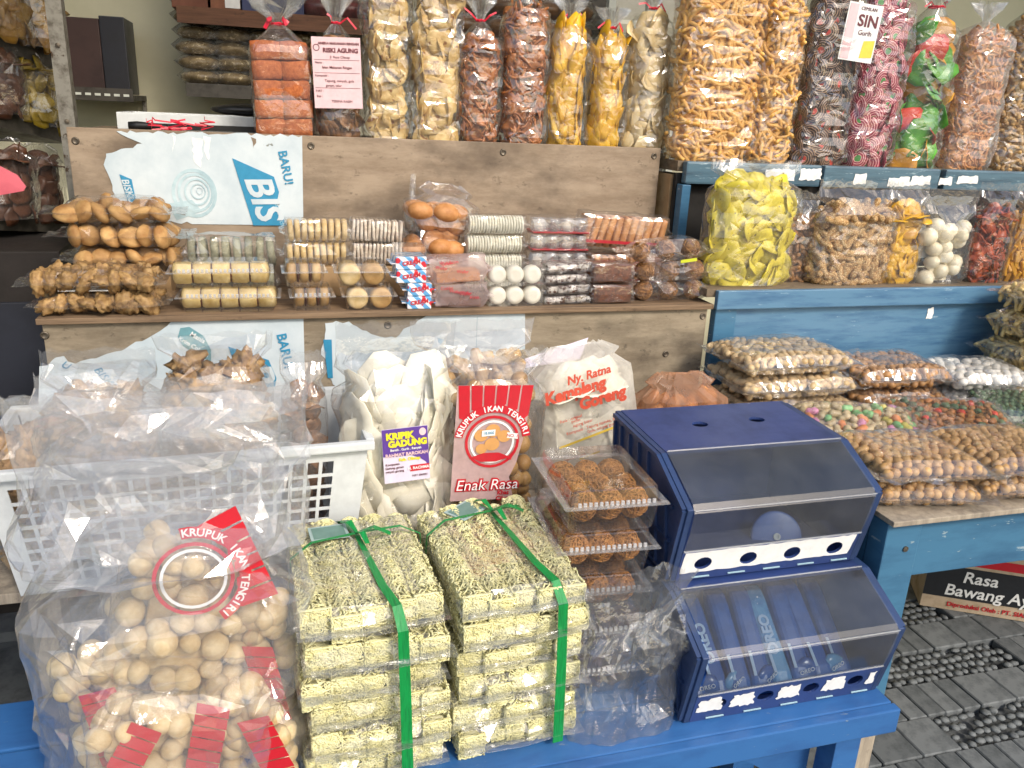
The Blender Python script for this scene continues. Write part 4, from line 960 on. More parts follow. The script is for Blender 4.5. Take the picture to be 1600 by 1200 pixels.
for i, (xl, xr, lab) in enumerate(((549, 628, 'lower film pack of thin white wafers beside the toasted biscuits'), (547, 628, 'upper film pack of thin white wafers, slightly tilted'))):
    Yc = 2.05; cx, hw = rect(xl, xr, Yc, 400 - 30 * i); zb = SM + .074 + i * .056; r = T('wafer_pack', lab, 'wafer pack', (cx, Yc, zb), (0, .04 * i, -.03), 'film packs of thin white wafers')
    for k in range(13): ob('wafer', rnd.choice(wafer), r, Matrix.Translation((-hw * .9 + 1.8 * hw * k / 12, rnd.uniform(-.003, .003), .028)) @ Matrix.Rotation(rnd.uniform(-.1, .1), 4, 'Y'))
    film_box(r, hw * .98, .028, .056, amp=.003, seed=8 + i, ears=.014)
# the packs of the back row rest on plain wrapped packs
B().box(0, 1, 0, 1, 0, 1) 
cx, hw = rect(452, 628, 2.05, 400)
rr_ = T('cardboard_tray', 'low brown cardboard tray under the round biscuit and wafer packs', 'tray', (cx, 2.05, SM)); B().box(-hw, hw, -.034, .05, 0, .072).obj('tray_body', M_card, rr_, bevel=.002)
# --- small clamshells with three biscuits and with two drum ends
d3 = [cyl_mesh(.0235, .021, C_bisd, 'x', 16, .3, 'biscuit', .03, s) for s in range(2)]; z = SM
for i, (xl, xr, lab) in enumerate(((458, 516, 'lower small clamshell with three toasted biscuits'), (446, 504, 'upper small clamshell with three toasted biscuits'))):
    Yc = 1.905; cx, hw = rect(xl, xr, Yc, 480 - 40 * i); r = T('biscuit_clamshell', lab, 'clamshell box', (cx, Yc, z), (0, 0, .02), 'small clamshells of toasted biscuits'); clamshell(r, 2 * hw + .006, .085, .0535, z_rim=.62, ridge=(i == 0))
    for k in range(3): ob('biscuit', rnd.choice(d3), r, Matrix.Translation(((k - 1) * hw * .66, 0, .0262)) @ Matrix.Rotation(rnd.uniform(-.08, .08), 4, 'Z'))
    for k in range(2): ob('filling', jam[0], r, Matrix.Translation(((k - .5) * hw * .66, 0, .0262)))
    z += .0555
dr = [cyl_mesh(.0245, .07, m_, 'y', 20, .25, 'biscuit', .03, s) for s, m_ in enumerate((C_bis, C_bisd, C_bis))]; z = SM
for i, (xl, xr, lab) in enumerate(((538, 612, 'lower clamshell showing two round toasted biscuit ends'), (526, 600, 'upper clamshell showing two round toasted biscuit ends'))):
    Yc = 1.905; cx, hw = rect(xl, xr, Yc, 480 - 40 * i); r = T('drum_biscuit_clamshell', lab, 'clamshell box', (cx, Yc, z), (0, 0, -.02), 'clamshells of drum biscuits'); clamshell(r, 2 * hw + .004, .09, .0535, z_rim=.62, ridge=False)
    for k in range(2): ob('biscuit', dr[k], r, Matrix.Translation(((k - .5) * hw * .98, -.005, .0262)))
    z += .0555
# --- bags of big round buns
for i, (xl, xr, yb_, h_, lab) in enumerate(((632, 722, 398, .12, 'bag of large tan buns tucked behind the wafer boxes'), (634, 738, 350, .085, 'bag of large tan buns leaning high on top of another bun bag'))):
    Yc = 2.09; cx, hw = rect(xl, xr, Yc, yb_); r = T('bun_bag', lab, 'bun bag', (cx, Yc, SM + .02 if i == 0 else SM + .142), (-.12, .12 * i, 0), 'bags of large tan buns')
    fill_up(r, hw, .05, h_, piece_ball(.031, C_rusk, 3, .06, 3, (1.1, 1, .75)), 'bun', .05, .026, 30, 'face', .4, 1); film_up(r, hw + .006, .054, h_ + .01, 'fold', amp=.006, seed=50 + i, cell=.035)
    if i: film_up(T('x', 'x', 'x') if False else r, .006, .006, .05, 'open', .02, seed=58, name='twisted_corner', amp=.002).matrix_basis = Matrix.Translation((-hw * .95, 0, h_ * .8))
rb = T('cookie_tin_box', 'plain brown carton lifting the bun bags', 'carton', (rect(640, 720, 2.09, 398)[0], 2.09, SM)); B().box(-.06, .06, -.045, .05, 0, .02).obj('carton_body', M_card, rb, bevel=.001)
# --- red and blue wafer boxes
M_stripe = None
def stripe_mat(name, c1, c2, c3, sc):
    m, nt, b, o = new_mat(name); tc = nt.nodes.new('ShaderNodeTexCoord'); wv = nt.nodes.new('ShaderNodeTexWave'); wv.inputs['Scale'].default_value = sc; wv.inputs['Distortion'].default_value = .4; wv.bands_direction = 'DIAGONAL'
    nt.links.new(tc.outputs['Object'], wv.inputs[0]); col = mix_rgb(nt, ramp(nt, wv.outputs[1], [(.5, (0, 0, 0, 1)), (.56, (1, 1, 1, 1))]), lin(c1), lin(c2))
    n = tex(nt, tc.outputs['Object'], 40, 1); col = mix_rgb(nt, ramp(nt, n, [(.62, (0, 0, 0, 1)), (.64, (1, 1, 1, 1))]), col, lin(c3)); nt.links.new(col, b.inputs['Base Color']); b.inputs['Roughness'].default_value = .3; MATS[name] = m; return m
M_stripe = stripe_mat('wafer_stripes', '#e8e6ea', '#5f9fd0', '#c8303c', 22)
z = SM
for i, (xl, xr, lab) in enumerate(((634, 671, 'lowest striped red and blue wafer pack in the small stack'), (634, 671, 'striped red and blue wafer pack lying second in the small stack'), (616, 662, 'striped wafer pack in the clear box near the stack top'), (614, 662, 'striped red and blue wafer pack lying on top of the stack'))):
    Yc = 1.90; cx, hw = rect(xl, xr, Yc, 470 - 20 * i); hh = .030; r = T('wafer_box', lab, 'wafer pack', (cx, Yc, z), (0, 0, -.05 + i * .03), 'striped wafer packs')
    B().box(-hw, hw, -.035, .035, 0, hh).obj('wrapper', M_stripe, r, bevel=.003); B().box(-hw - .012, -hw + .0005, -.033, .033, hh * .45, hh * .5).box(hw - .0005, hw + .01, -.033, .033, hh * .45, hh * .5).obj('sealed_end', M_stripe, r)
    text('CREAM', .013, M_red, r, 0, hh * .55, -.0358, .15, bold=.0005); z += hh + .001
r = T('clear_wafer_case', 'empty top of a clear plastic case standing over the striped wafer packs', 'plastic case', (rect(614, 662, 1.9, 410)[0], 1.9, z)); hw = rect(614, 662, 1.9, 410)[1]
b_ = B(); b_.v = []; b_.box(-hw, hw, -.034, .034, 0, .022); b_.obj('case', CLAM, r)
# --- pink printed pouches
M_pouch = film('pink_printed_pouch', gloss=.5, haze=.42, base=.08, rough=.16, hazecol=(.86, .70, .70), bscale=40)
M_pch = flat('pouch_red_print', '#c93a4a', .5); z = SM
for i, (xl, xr, hh, lab) in enumerate(((682, 752, .058, 'pink printed pouch with dark wafers on the shelf edge'), (674, 752, .062, 'pink printed pouch with brown wafers on top of another'))):
    Yc = 1.90; cx, hw = rect(xl, xr, Yc, 480 - 45 * i); r = T('printed_pouch', lab, 'wafer pouch', (cx, Yc, z), (0, -.05 * i, -.03), 'pink printed pouches')
    B().box(-hw * .86, hw * .86, -.03, .034, .003, hh * .42).obj('wafer_block', C_choc if i == 0 else C_rusk, r, bevel=.003)
    if i == 0:
        for k in range(2): B().box(-hw * .8 + k * hw * .85, -hw * .1 + k * hw * .85, -.0325, -.0302, .008, hh * .34).obj('foil_bar', C_jam, r, bevel=.001)
    film_box(r, hw, .037, hh, M_pouch, amp=.004, seed=12 + i, ears=.022, cell=.03)
    for k in range(5): text(rnd.choice(['Wafer', 'Coklat', 'Krim']), .011, M_pch, r, rnd.uniform(-.7, .7) * hw, hh * rnd.uniform(.45, .9), -.041, rnd.uniform(-.2, .2))
    z += hh + .001
# --- stacks of white biscuits, three rows
wb = [cyl_mesh(.0235, .0062, C_wht2, 'x', 14, .2, 'biscuit', .03, s) for s in range(2)]; z = SM + .003
cx, hw = rect(726, 813, 2.05, 390)
for i, lab in enumerate(('lowest film pack of thin white biscuits, mostly hidden', 'second film pack of thin white biscuits from the shelf', 'third film pack of thin white biscuits, under the top one', 'topmost film pack of thin white biscuits')):
    r = T('white_biscuit_pack', lab, 'biscuit pack', (cx + rnd.uniform(-.004, .004), 2.05, z - .002), (0, 0, 0), 'stacked packs of white biscuits')
    for k in range(20): ob('biscuit', rnd.choice(wb), r, Matrix.Translation((-hw * .92 + 1.84 * hw * k / 19, 0, .0245)) @ Matrix.Rotation(rnd.uniform(-.05, .05), 4, 'Y'))
    film_box(r, hw, .026, .049, FILM3, amp=.002, seed=20 + i, ears=.014); z += .0495
# --- white marshmallow balls in two boxes
mm = [cyl_mesh(.0225, .034, C_mall, 'y', 18, .4, 'marshmallow', .02, s) for s in range(2)]; z = SM
for i, lab in enumerate(('lower clear box of white round sweets', 'upper clear box of white round sweets')):
    Yc = 1.90; cx, hw = rect(760, 842, Yc, 470 - 30 * i); r = T('white_sweet_box', lab, 'sweet box', (cx, Yc, z), group='boxes of white round sweets'); B().box(-hw, hw, -.03, .035, .0005, .05).obj('clear_box', CLAM, r)
    for k in range(3):
        for q in range(1): ob('sweet', rnd.choice(mm), r, Matrix.Translation(((k - 1) * hw * .66, -.008, .0245)) @ Matrix.Scale(1.0, 4))
    z += .051
# --- red trays of clear domes
M_dome = film('ridged_dome_plastic', gloss=.7, haze=.35, base=.2, rough=.06, bscale=120, bstr=.6); M_redt = flat('red_tray', '#b0202c', .4); z = SM + .02
cx, hw = rect(822, 916, 2.06, 390)
B().box(-hw, hw, -.04, .06, 0, .02).obj('tray_body', M_card, T('cardboard_tray', 'low brown cardboard tray under the red sweet trays', 'tray', (cx, 2.06, SM)), bevel=.001)
for i, lab in enumerate(('lowest red tray of foil cups under clear domes', 'second red tray of foil cups from the bottom', 'third red tray of foil cups under the top one', 'topmost red tray of foil cups under clear domes')):
    r = T('foil_cup_tray', lab, 'sweet tray', (cx, 2.06, z), (0, .01, 0), 'red trays of foil cups'); B().box(-hw * .92, hw * .92, -.034, .034, .001, .005).obj('tray', M_redt, r, bevel=.0015)
    for k in range(4):
        x = (k - 1.5) * hw * .46; bq = B(); nn = 16
        bq.lathe([(.019, 0), (.0205, .008), (.0205, .024), (.017, .032), (.006, .0345)], nn, Matrix.Translation((x, -.012, .0055)))
        bq.obj('foil_cup', M_dome, r, False)
        B().lathe([(.012, 0), (.0135, .012), (.005, .02)], 12, Matrix.Translation((x, -.012, .0065))).obj('sweet', C_choc if k % 2 else C_wht, r, True)
    film_box(r, hw, .04, .0435, FILM3, amp=.002, seed=30 + i, ears=.012); z += .0445
# --- speckled sachets
M_speck = food('speckled_sachet', '#c9c2ba', '#8a8078', .3, 50, .2, spots='#4a2c20', spot_scale=90, spot_cut=.52); z = SM
for i, lab in enumerate(('lowest flat sachet of brown and white nougat', 'second flat sachet of brown and white nougat', 'third flat sachet of brown and white nougat', 'topmost flat sachet of nougat, shiny film above')):
    Yc = 1.905; cx, hw = rect(846, 912, Yc, 470 - 16 * i); r = T('nougat_sachet', lab, 'sachet', (cx + .006 * (i % 2), Yc, z), (0, -.05, rnd.uniform(-.05, .05)), 'stacked nougat sachets')
    for k in range(4): ob('nougat', piece_block(hw * .46, .05, .018, M_speck, 1, .15)[0], r, Matrix.Translation(((k - 1.5) * hw * .47, 0, .0125)))
    film_box(r, hw, .034, .024, FILM, amp=.002, seed=33 + i, ears=.016); z += .0265
# --- brown cake bars
z = SM
for i, lab in enumerate(('lower film pack of brown crumbly cake', 'upper film pack of brown crumbly cake')):
    Yc = 1.905; cx, hw = rect(919, 980, Yc, 470 - 30 * i); r = T('brown_cake_pack', lab, 'cake pack', (cx, Yc, z), group='packs of brown crumbly cake'); ob('cake', piece_block(2 * hw * .94, .06, .044, C_choc, 1, .03)[0], r, Matrix.Translation((0, 0, .025))); film_box(r, hw, .034, .051, amp=.002, seed=40 + i, ears=.006); z += .053
# --- rusks
rk = [piece_block(.016, .062, .06, C_rusk, 1, .05)[0] for _ in range(3)]
z = SM + .001
for i, (xl, xr, hh, lab) in enumerate(((920, 1040, .1, 'lower long bag of sliced orange rusks'), (905, 1032, .1, 'upper long bag of sliced orange rusks with red band'))):
    Yc = 2.07; cx, hw = rect(xl, xr, Yc, 400 - i * 40); r = T('rusk_bag', lab, 'rusk bag', (cx, Yc, z), (0, .05 * i, -.02), 'bags of sliced rusks')
    for k in range(11): ob('rusk', rnd.choice(rk), r, Matrix.Translation((-hw * .9 + 1.8 * hw * k / 10, 0, hh * .5)) @ Matrix.Rotation(.18 + rnd.uniform(-.06, .06), 4, 'Y') @ Matrix.Scale(hh / .072, 4, (0, 0, 1)))
    film_box(r, hw, .036, hh, amp=.004, seed=44 + i, ears=.02); B().box(-hw * .95, hw * .95, -.0425, -.0415, hh * .22, hh * .3).obj('red_band', M_redt, r); z += hh + .003
cx, hw = rect(1036, 1078, 2.1, 378); r = T('plain_tan_box', 'plain tan box at the end of the cookie row', 'carton', (cx, 2.10, SM)); B().box(-hw, hw, -.05, .06, 0, .13).obj('box_body', food('tan_board', '#c08a4c', '#a8733a', .6, 20, .1), r, bevel=.003)
# --- strand balls in bags
sb = piece_shreds(.0245, .0013, C_strand, 100, .9, 2); z = SM
for i, (xl, xr, lab) in enumerate(((984, 1098, 'lowest bag of three golden strand balls'), (988, 1100, 'middle bag of golden strand balls with yellow label'), (982, 1096, 'topmost bag of golden strand balls, film flaring out'))):
    Yc = 1.925; cx, hw = rect(xl, xr, Yc, 470 - 35 * i); r = T('strand_ball_bag', lab, 'sweet bag', (cx, Yc, z), (0, -.03 * i, 0), 'bags of golden strand balls')
    for k in range(3): ob('strand_ball', rnd.choice(sb), r, Matrix.Translation(((k - 1) * hw * .68 - .004, -.008, .0262)) @ Euler((k * 2, k, i)).to_matrix().to_4x4())
    film_pil(r, hw * .95, .05, .052, rim=.02, rimx=.03, cell=.03, seed=60 + i, amp=.004)
    if i == 1: B().box(.01, .055, -.052, -.05, .05, .058, Matrix.Rotation(-.1, 4, 'Y')).obj('yellow_label', flat('lime_label', '#c9cf2a'), r)
    z += .052
ORD = ['first', 'second', 'third', 'fourth', 'fifth', 'sixth', 'seventh', 'eighth']
PILE = ['at the free shelf end', 'beside the end pile', 'behind the orange crackers', 'behind the pink label bag']
PILE2 = ['behind the short shred bag', 'behind the tall shred bag', 'behind the plump banana chips', 'behind the slim banana chips']
# ================================================================== BAGS LYING ON THE BLUE TABLE
N_pea = food('pale_peanut', '#d6bd92', '#b8986a', .5, 40, .3, vary=.25)
N_brown = food('brown_peanut', '#bd9060', '#966a3c', .5, 40, .3, vary=.25)
N_white = food('white_sugar_peanut', '#e4e0d8', '#cfcac0', .5, 40, .3, vary=.12)
N_round = food('round_tan_peanut', '#c9a26c', '#a87e4a', .5, 40, .3, vary=.25)
N_stick = food('beige_cassava_stick', '#dcc48c', '#c2a462', .5, 40, .3, vary=.25)
N_green = food('green_pea', '#55724e', '#3a5636', .5, 40, .3, vary=.4)
N_mix = food('orange_mix', '#b5713a', '#7e5a28', .5, 40, .3, vary=.3)
N_cols = [food('candy_' + n, c, None, .45, 30, .15) for n, c in (('green', '#8fd08a'), ('pink', '#e59ac0'), ('yellow', '#e3d46a'), ('orange', '#e8935c'), ('beige', '#d2bd94'))]
def pbag(name, label, cat, x, y, zb, a, b, t, pieces, pname, pitch, inset, group=None, rz=0, cap=260, orient='face', rim=.022, fm=None, seed=0, tilt=.5, rx=0):
    r = T(name, label, cat, (x, y, zb), (rx, 0, rz), group); fill_pil(r, a, b, t, pieces, pname, pitch, inset, cap, orient, tilt); film_pil(r, a + .003, b + .003, t + .004, fm, rim, .024, .0035, seed); return r
nut = piece_nut(.033, .0108, N_pea); nutb = piece_nut(.032, .0105, N_brown); rn = piece_ball(.0102, N_round, 3, .12, 2); wn = piece_ball(.0125, N_white, 3, .1, 2)
z = ZTB + .001
for i, lab in enumerate(('lowest bag of pale peanuts under two others', 'middle bag of pale peanuts in the stack', 'topmost bag of pale peanuts, by the blue panel')):
    pbag('peanut_bag', lab, 'peanut bag', 1.225 - .008 * i, 1.69 + .01 * i, z, .148, .095, .056, nut, 'peanut', .0245, .011, 'stacked bags of pale peanuts', .02 * i - .03, 200, seed=i); z += .057
z = ZTB + .001
for i, lab in enumerate(('lower bag of brown peanuts beside the white ones', 'upper bag of brown peanuts beside the white ones')):
    pbag('brown_peanut_bag', lab, 'peanut bag', 1.535, 1.705, z, .125, .09, .062, nutb, 'peanut', .0245, .011, 'stacked bags of brown peanuts', -.05 * i, 180, seed=i + 5); z += .063
z = ZTB + .001
for i, lab in enumerate(('lower bag of white sugared peanuts', 'upper bag of white sugared peanuts')):
    pbag('white_peanut_bag', lab, 'peanut bag', 1.785, 1.655, z, .105, .085, .056, wn, 'peanut', .0235, .012, 'stacked bags of white peanuts', -.12, 200, seed=i + 8); z += .057
z = ZTB + .001
ss = piece_stick(.045, .0058, N_stick, 5, .4, 6)
for i, lab in enumerate(('lowest bag of beige cassava sticks', 'second bag of beige cassava sticks from the table', 'third bag of beige cassava sticks from the table', 'topmost bag of beige cassava sticks in its stack')):
    pbag('cassava_bag', lab, 'snack bag', 2.06 + .012 * i, 1.70, z, .145, .1, .078, ss, 'stick', .026, .009, 'stacked bags of cassava sticks', -.1 + .06 * i, 180, seed=i + 11); z += .079
z = ZTB + .001
rc = pbag('candy_peanut_bag', 'bag of pale peanuts mixed with pastel green, pink and yellow sweets', 'peanut bag', 1.255, 1.44, z + .012, .128, .085, .062, piece_nut(.028, .0105, N_cols[4]), 'peanut', .024, .0105, None, -.25, 150, seed=20, rx=.28)
alt = [piece_nut(.028, .0115, m_, 1)[0] for m_ in N_cols]
for ch in [c for c in rc.children if c.name.startswith('peanut')]:
    if rnd.random() < .55: ch.data = rnd.choice(alt)
rm = pbag('mixed_snack_bag', 'flat bag of orange and green mixed snack bits', 'snack bag', 1.53, 1.46, z + .012, .135, .085, .05, piece_lump(.011, N_mix, 3, .5), 'snack', .02, .008, None, -.28, 180, seed=21, rx=.26)
alt2 = piece_lump(.011, N_green, 2, .5) + piece_lump(.011, F_fr, 1, .5)
for ch in [c for c in rm.children if c.name.startswith('snack')]:
    if rnd.random() < .35: ch.data = rnd.choice(alt2)
gp = piece_ball(.0078, N_green, 3, .15, 1)
pbag('green_pea_bag', 'bag of green peas behind the mixed snack bag', 'pea bag', 1.81, 1.50, z + .012, .13, .07, .055, gp, 'pea', .0175, .008, 'bags of green peas', -.3, 200, seed=22, rx=.24)
pbag('green_pea_bag', 'bag of dark green peas lying beside the round peanuts', 'pea bag', 1.74, 1.36, z, .12, .062, .04, gp, 'pea', .0175, .008, 'bags of green peas', -.3, 200, seed=23)
for col_, (x, lab) in enumerate(((1.205, ('lower bag of round tan peanuts on the table corner', 'upper bag of round tan peanuts on the table corner')), (1.435, ('lower bag of round tan peanuts next to the green peas', 'upper bag of round tan peanuts next to the green peas')))):
    z = ZTB + .001
    for i in range(2): pbag('round_peanut_bag', lab[i], 'peanut bag', x, 1.235 - .012 * col_, z, .105, .095, .047, rn, 'peanut', .0195, .010, 'bags of round tan peanuts', -.2 + .08 * i + .1 * col_, 230, seed=30 + i + 2 * col_, rim=.028); z += .048

# ================================================================== BLUE DISPLAY BOXES
def pack_box(name, label, x0, x1, y0, z0, sticker):
    w_ = x1 - x0; r = T(name, label, 'display box', ((x0 + x1) / 2, y0, z0), group='stacked blue biscuit display boxes')
    pf = [(.035, 0), (.02, .066), (0, .158), (.118, .214), (.33, .218), (.33, 0)]
    for s in (-1, 1):
        x = s * w_ / 2; xa, xb = (x, x + .011) if s < 0 else (x - .011, x)
        sp = B().prism(pf, 'x', xa, xb).obj('side_panel', M_navy_d, r, bevel=.0015)
        b = B()
        xo = xa - .004 if s < 0 else xb + .004
        for i in range(len(pf) - 2):      # raised border and lattice on the outside of the panel
            p, q = Vector((0,) + pf[i]), Vector((0,) + pf[i + 1]); c = Vector((0, .17, .1)); p = p.lerp(c, .05); q = q.lerp(c, .05)
            b.tube([(xo, p.y, p.z), (xo, q.y, q.z)], .0055, 4)
        for k in range(7):
            y = .05 + k * .042; b.tube([(xo + s * -.002, y, .012), (xo + s * -.002, min(.32, y + .03), .20 if y > .1 else .15)], .0042, 4)
        for zz in (.01, .075, .14): b.tube([(xo + s * -.002, .05, zz), (xo + s * -.002, .325, zz)], .0042, 4)
        b.obj('lattice', M_navy_d, sp)
    wi = w_ / 2 - .0115
    B().box(-wi, wi, .04, .325, .0005, .006).obj('floor_panel', M_navy, r); B().box(-wi, wi, .319, .3295, .0065, .2).obj('back_panel', M_navy, r)
    # lid with two finger holes
    Ml = Matrix.Translation((0, .118, .2145)) @ Matrix.Rotation(-math.pi / 2 + .02, 4, 'X')
    plate('lid', [(-wi, 0), (wi, 0), (wi, .21), (-wi, .21)], [oval(-.055, .115, .017, .013), oval(.075, .12, .017, .013)], .005, M_navy, r, Ml)
    ang = math.atan2(.015, .066); Mf = Matrix.Translation((0, .035, 0)) @ Matrix.Rotation(ang, 4, 'X')
    hs = [oval(-wi + (i + .5) * 2 * wi / 4 + .0, .038, .0165, .0135) for i in range(4)]
    plate('fascia', [(-wi, 0), (wi, 0), (wi, .0675), (-wi, .0675)], hs, .004, M_navy, r, Mf)
    b = B()
    for k in range(5): b.box(-wi + .03 + k * wi * .4, -wi + .065 + k * wi * .4, -.0025, -.0005, .0055, .0075)
    b.obj('slots', M_teal_lt, r, M=Mf)
    if sticker:
        hs2 = [oval(-wi + (i + .5) * 2 * wi / 4, .038, .0172, .0142) for i in range(4)]
        plate('white_sticker', jag([(-wi + .004, .018, 1), (wi - .012, .02, 1), (wi - .006, .0655, 1), (-wi + .006, .066, 1)], .0012, .01, 2), hs2, -.0005, M_paper, r, Mf @ Matrix.Translation((0, -.0006, 0)))
    else:
        for i in range(5):
            xa = -wi + .006 + i * wi * .5 - (.03 if i else 0); plate('torn_sticker', jag([(max(-wi + .004, xa), .026, 1), (min(wi - .006, xa + .05), .024, 1), (min(wi - .006, xa + .044), .056, 1), (max(-wi + .004, xa + .004), .054, 1)], .003, .006, i), [], -.0005, M_paper, r, Mf @ Matrix.Translation((0, -.0006, 0)))
    # clear hood
    hv = []; hf = []; pr = [(.0185, .067), (.0055, .11), (-.0015, .152), (.008, .166), (.06, .19), (.119, .2165)]
    for (y, z) in pr: hv += [(-wi, y, z), (wi, y, z)]
    for i in range(len(pr) - 1): hf.append((2 * i, 2 * i + 1, 2 * i + 3, 2 * i + 2))
    ob('hood', mesh('hood', hv, hf, HOOD), r)
    B().tube([(-wi, -.0025, .158), (wi, -.0025, .158)], .0016, 5).tube([(-wi, .0175, .0685), (wi, .0175, .0685)], .0022, 5).tube([(-wi, .117, .2175), (wi, .117, .2175)], .0016, 5).obj('hood_edge', M_rim, r)
    return r, wi
M_pale = flat('pale_blue_ink', '#9db6d6', .4)
lowx0, lowx1 = .652, 1.052
pack_box('biscuit_display_box', 'lower blue display box with clear hood full of blue biscuit packs', lowx0, lowx1, 1.0, ZB + .0005, False)
pack_box('biscuit_display_box', 'upper blue display box with white strip and finger holes, nearly empty', .652, 1.04, 1.105, ZB + .2195, True)
M_bisc = paint('blue_pack_film', '#2a5298', '#1d3f7c', .22, nscale=20, bmp=.25, chips='#c9dcf0', chip_cut=.70, chip_scale=28)
M_bisc2 = paint('light_blue_pack_film', '#5f93bd', '#33649c', .22, nscale=20, bmp=.25, chips='#eef4fa', chip_cut=.62, chip_scale=28)
for i in range(8):
    x = lowx0 + .045 + i * .044; r = T('biscuit_pack', 'slim dark blue biscuit pack in the lower display box, %s from the noodle side' % ORD[i], 'biscuit pack', (x, 1.06 + rnd.uniform(0, .01), ZB + .0075), (-.92 + rnd.uniform(-.08, .08), 0, rnd.uniform(-.15, .05)), 'biscuit packs in the lower display box')
    if i == 4: r['label'] = 'only pale blue biscuit pack in the lower display box'; del r['group']
    b = B(); 
    for k, (ra, rb, zz) in enumerate(((.0155, .003, 0), (.0165, .014, .012), (.0165, .0165, .03), (.0165, .0165, .15), (.0165, .014, .165), (.0155, .003, .178))): pass
    vs = []; fs = []; prs = ((.019, .002, 0), (.0205, .013, .012), (.021, .017, .03), (.021, .017, .17), (.0205, .013, .19), (.019, .002, .203)); nn = 14
    for (ra, rb, zz) in prs:
        for j in range(nn): p = sup(ra, rb, 2 * math.pi * j / nn, 3.5); vs.append((p.x, p.y, zz))
    for k in range(len(prs) - 1):
        for j in range(nn): a = k * nn + j; c = k * nn + (j + 1) % nn; fs.append((a, c, c + nn, a + nn))
    fs += [tuple(range(nn - 1, -1, -1)), tuple((len(prs) - 1) * nn + j for j in range(nn))]
    ob('wrapper', mesh('wrapper', vs, fs, M_bisc2 if i == 4 else M_bisc, False), r)
    if i in (0, 1, 4): text('OREO', .028, M_pale, r, -.002, .10, -.0180, math.pi / 2, bold=.0012)
    B().strip([(-.013, -.0172, .03), (-.013, -.0178, .075)], (1, 0, 0), .006, .0006).obj('printed_band', M_pale, r)
for i in range(5):
    r = T('biscuit_sachet', 'small biscuit sachet at the front of the lower display box, %s from the noodle side' % ORD[i], 'biscuit sachet', (lowx0 + .06 + i * .07, 1.062, ZB + .0075), (-.35, 0, rnd.uniform(-.4, .4)), 'small sachets in the lower display box')
    ob('wrapper', mesh('wrapper', *ico(.026, 2, (1, .28, 1.0), .2, 50, i), rnd.choice([M_bisc, M_bisc2]), True), r, Matrix.Translation((0, .012, .026))); text('OREO', .011, M_paper, r, 0, .03, -.0005, .3)
r = T('reflection_disc', 'round blue disc standing in for a reflection inside the upper display box', 'reflection disc', (.93, 1.24, ZB + .22 + .0075), (1.15, 0, -.3))  # disc added in place of a round blue reflection in the box
B().lathe([(.045, 0), (.05, .004), (.05, .012), (.046, .014), (.01, .014)], 28).obj('disc_body', paint('pale_blue_reflection', '#5872b0', '#435a96', .35, nscale=20), r, True); B().lathe([(.007, .0141), (.007, .017), (.004, .017), (.004, .0145)], 14).obj('disc_centre', M_white, r)

# ================================================================== NOODLE BUNDLES
F_nood = food('yellow_noodle', '#e9e4b6', '#dbd49a', .55, 40, .3, vary=.15)
def noodle_cake(w_, d_, h_, seed):
    g = random.Random(seed); b = B(); b.box(-w_ * .36, w_ * .36, -d_ * .462, d_ * .462, h_ * .1, h_ * .72)
    def strand(face, u0, v0, dirv, n=14):
        pts = []; ph = g.uniform(0, 6.3); rad = g.uniform(.004, .008); om = g.uniform(.6, 1.0)
        for i in range(n):
            u = u0 + dirv[0] * i * .0032 + rad * math.cos(ph + om * i); v = v0 + dirv[1] * i * .0032 + rad * math.sin(ph + om * i); o = g.uniform(-.0025, .0035)
            if face == 't': p = (max(-w_ / 2, min(w_ / 2, u)), max(-d_ / 2, min(d_ / 2, v)), h_ * .74 + o + (.012 * math.cos(u / w_ * math.pi)))
            elif face == 'f': p = (max(-w_ / 2, min(w_ / 2, u)), -d_ / 2 - o, max(.003, min(h_ * .95, v)))
            else: p = (face * (w_ / 2 * .93 + o), max(-d_ / 2, min(d_ / 2, u)), max(.003, min(h_ * .95, v)))
            pts.append(p)
        b.tube(pts, .0016, 3, False)
    for _ in range(170): a = g.uniform(-.7, .7); strand('t', g.uniform(-w_ * .45, w_ * .45), g.uniform(-d_ / 2, d_ / 2), (math.sin(a), math.cos(a)))
    for _ in range(75): a = g.uniform(0, 6.3); strand('f', g.uniform(-w_ * .45, w_ * .45), g.uniform(.005, h_ * .9), (math.cos(a) * .6, math.sin(a) * .6))
    for s in (-1, 1):
        for _ in range(60): a = g.uniform(0, 6.3); strand(s, g.uniform(-d_ / 2, d_ / 2), g.uniform(.005, h_ * .9), (math.cos(a) * .7, math.sin(a) * .7))
    return b.me('noodle_cake', F_nood, True)
cakes = [noodle_cake(.0435, .29, .044 + .002 * s, s) for s in range(4)]
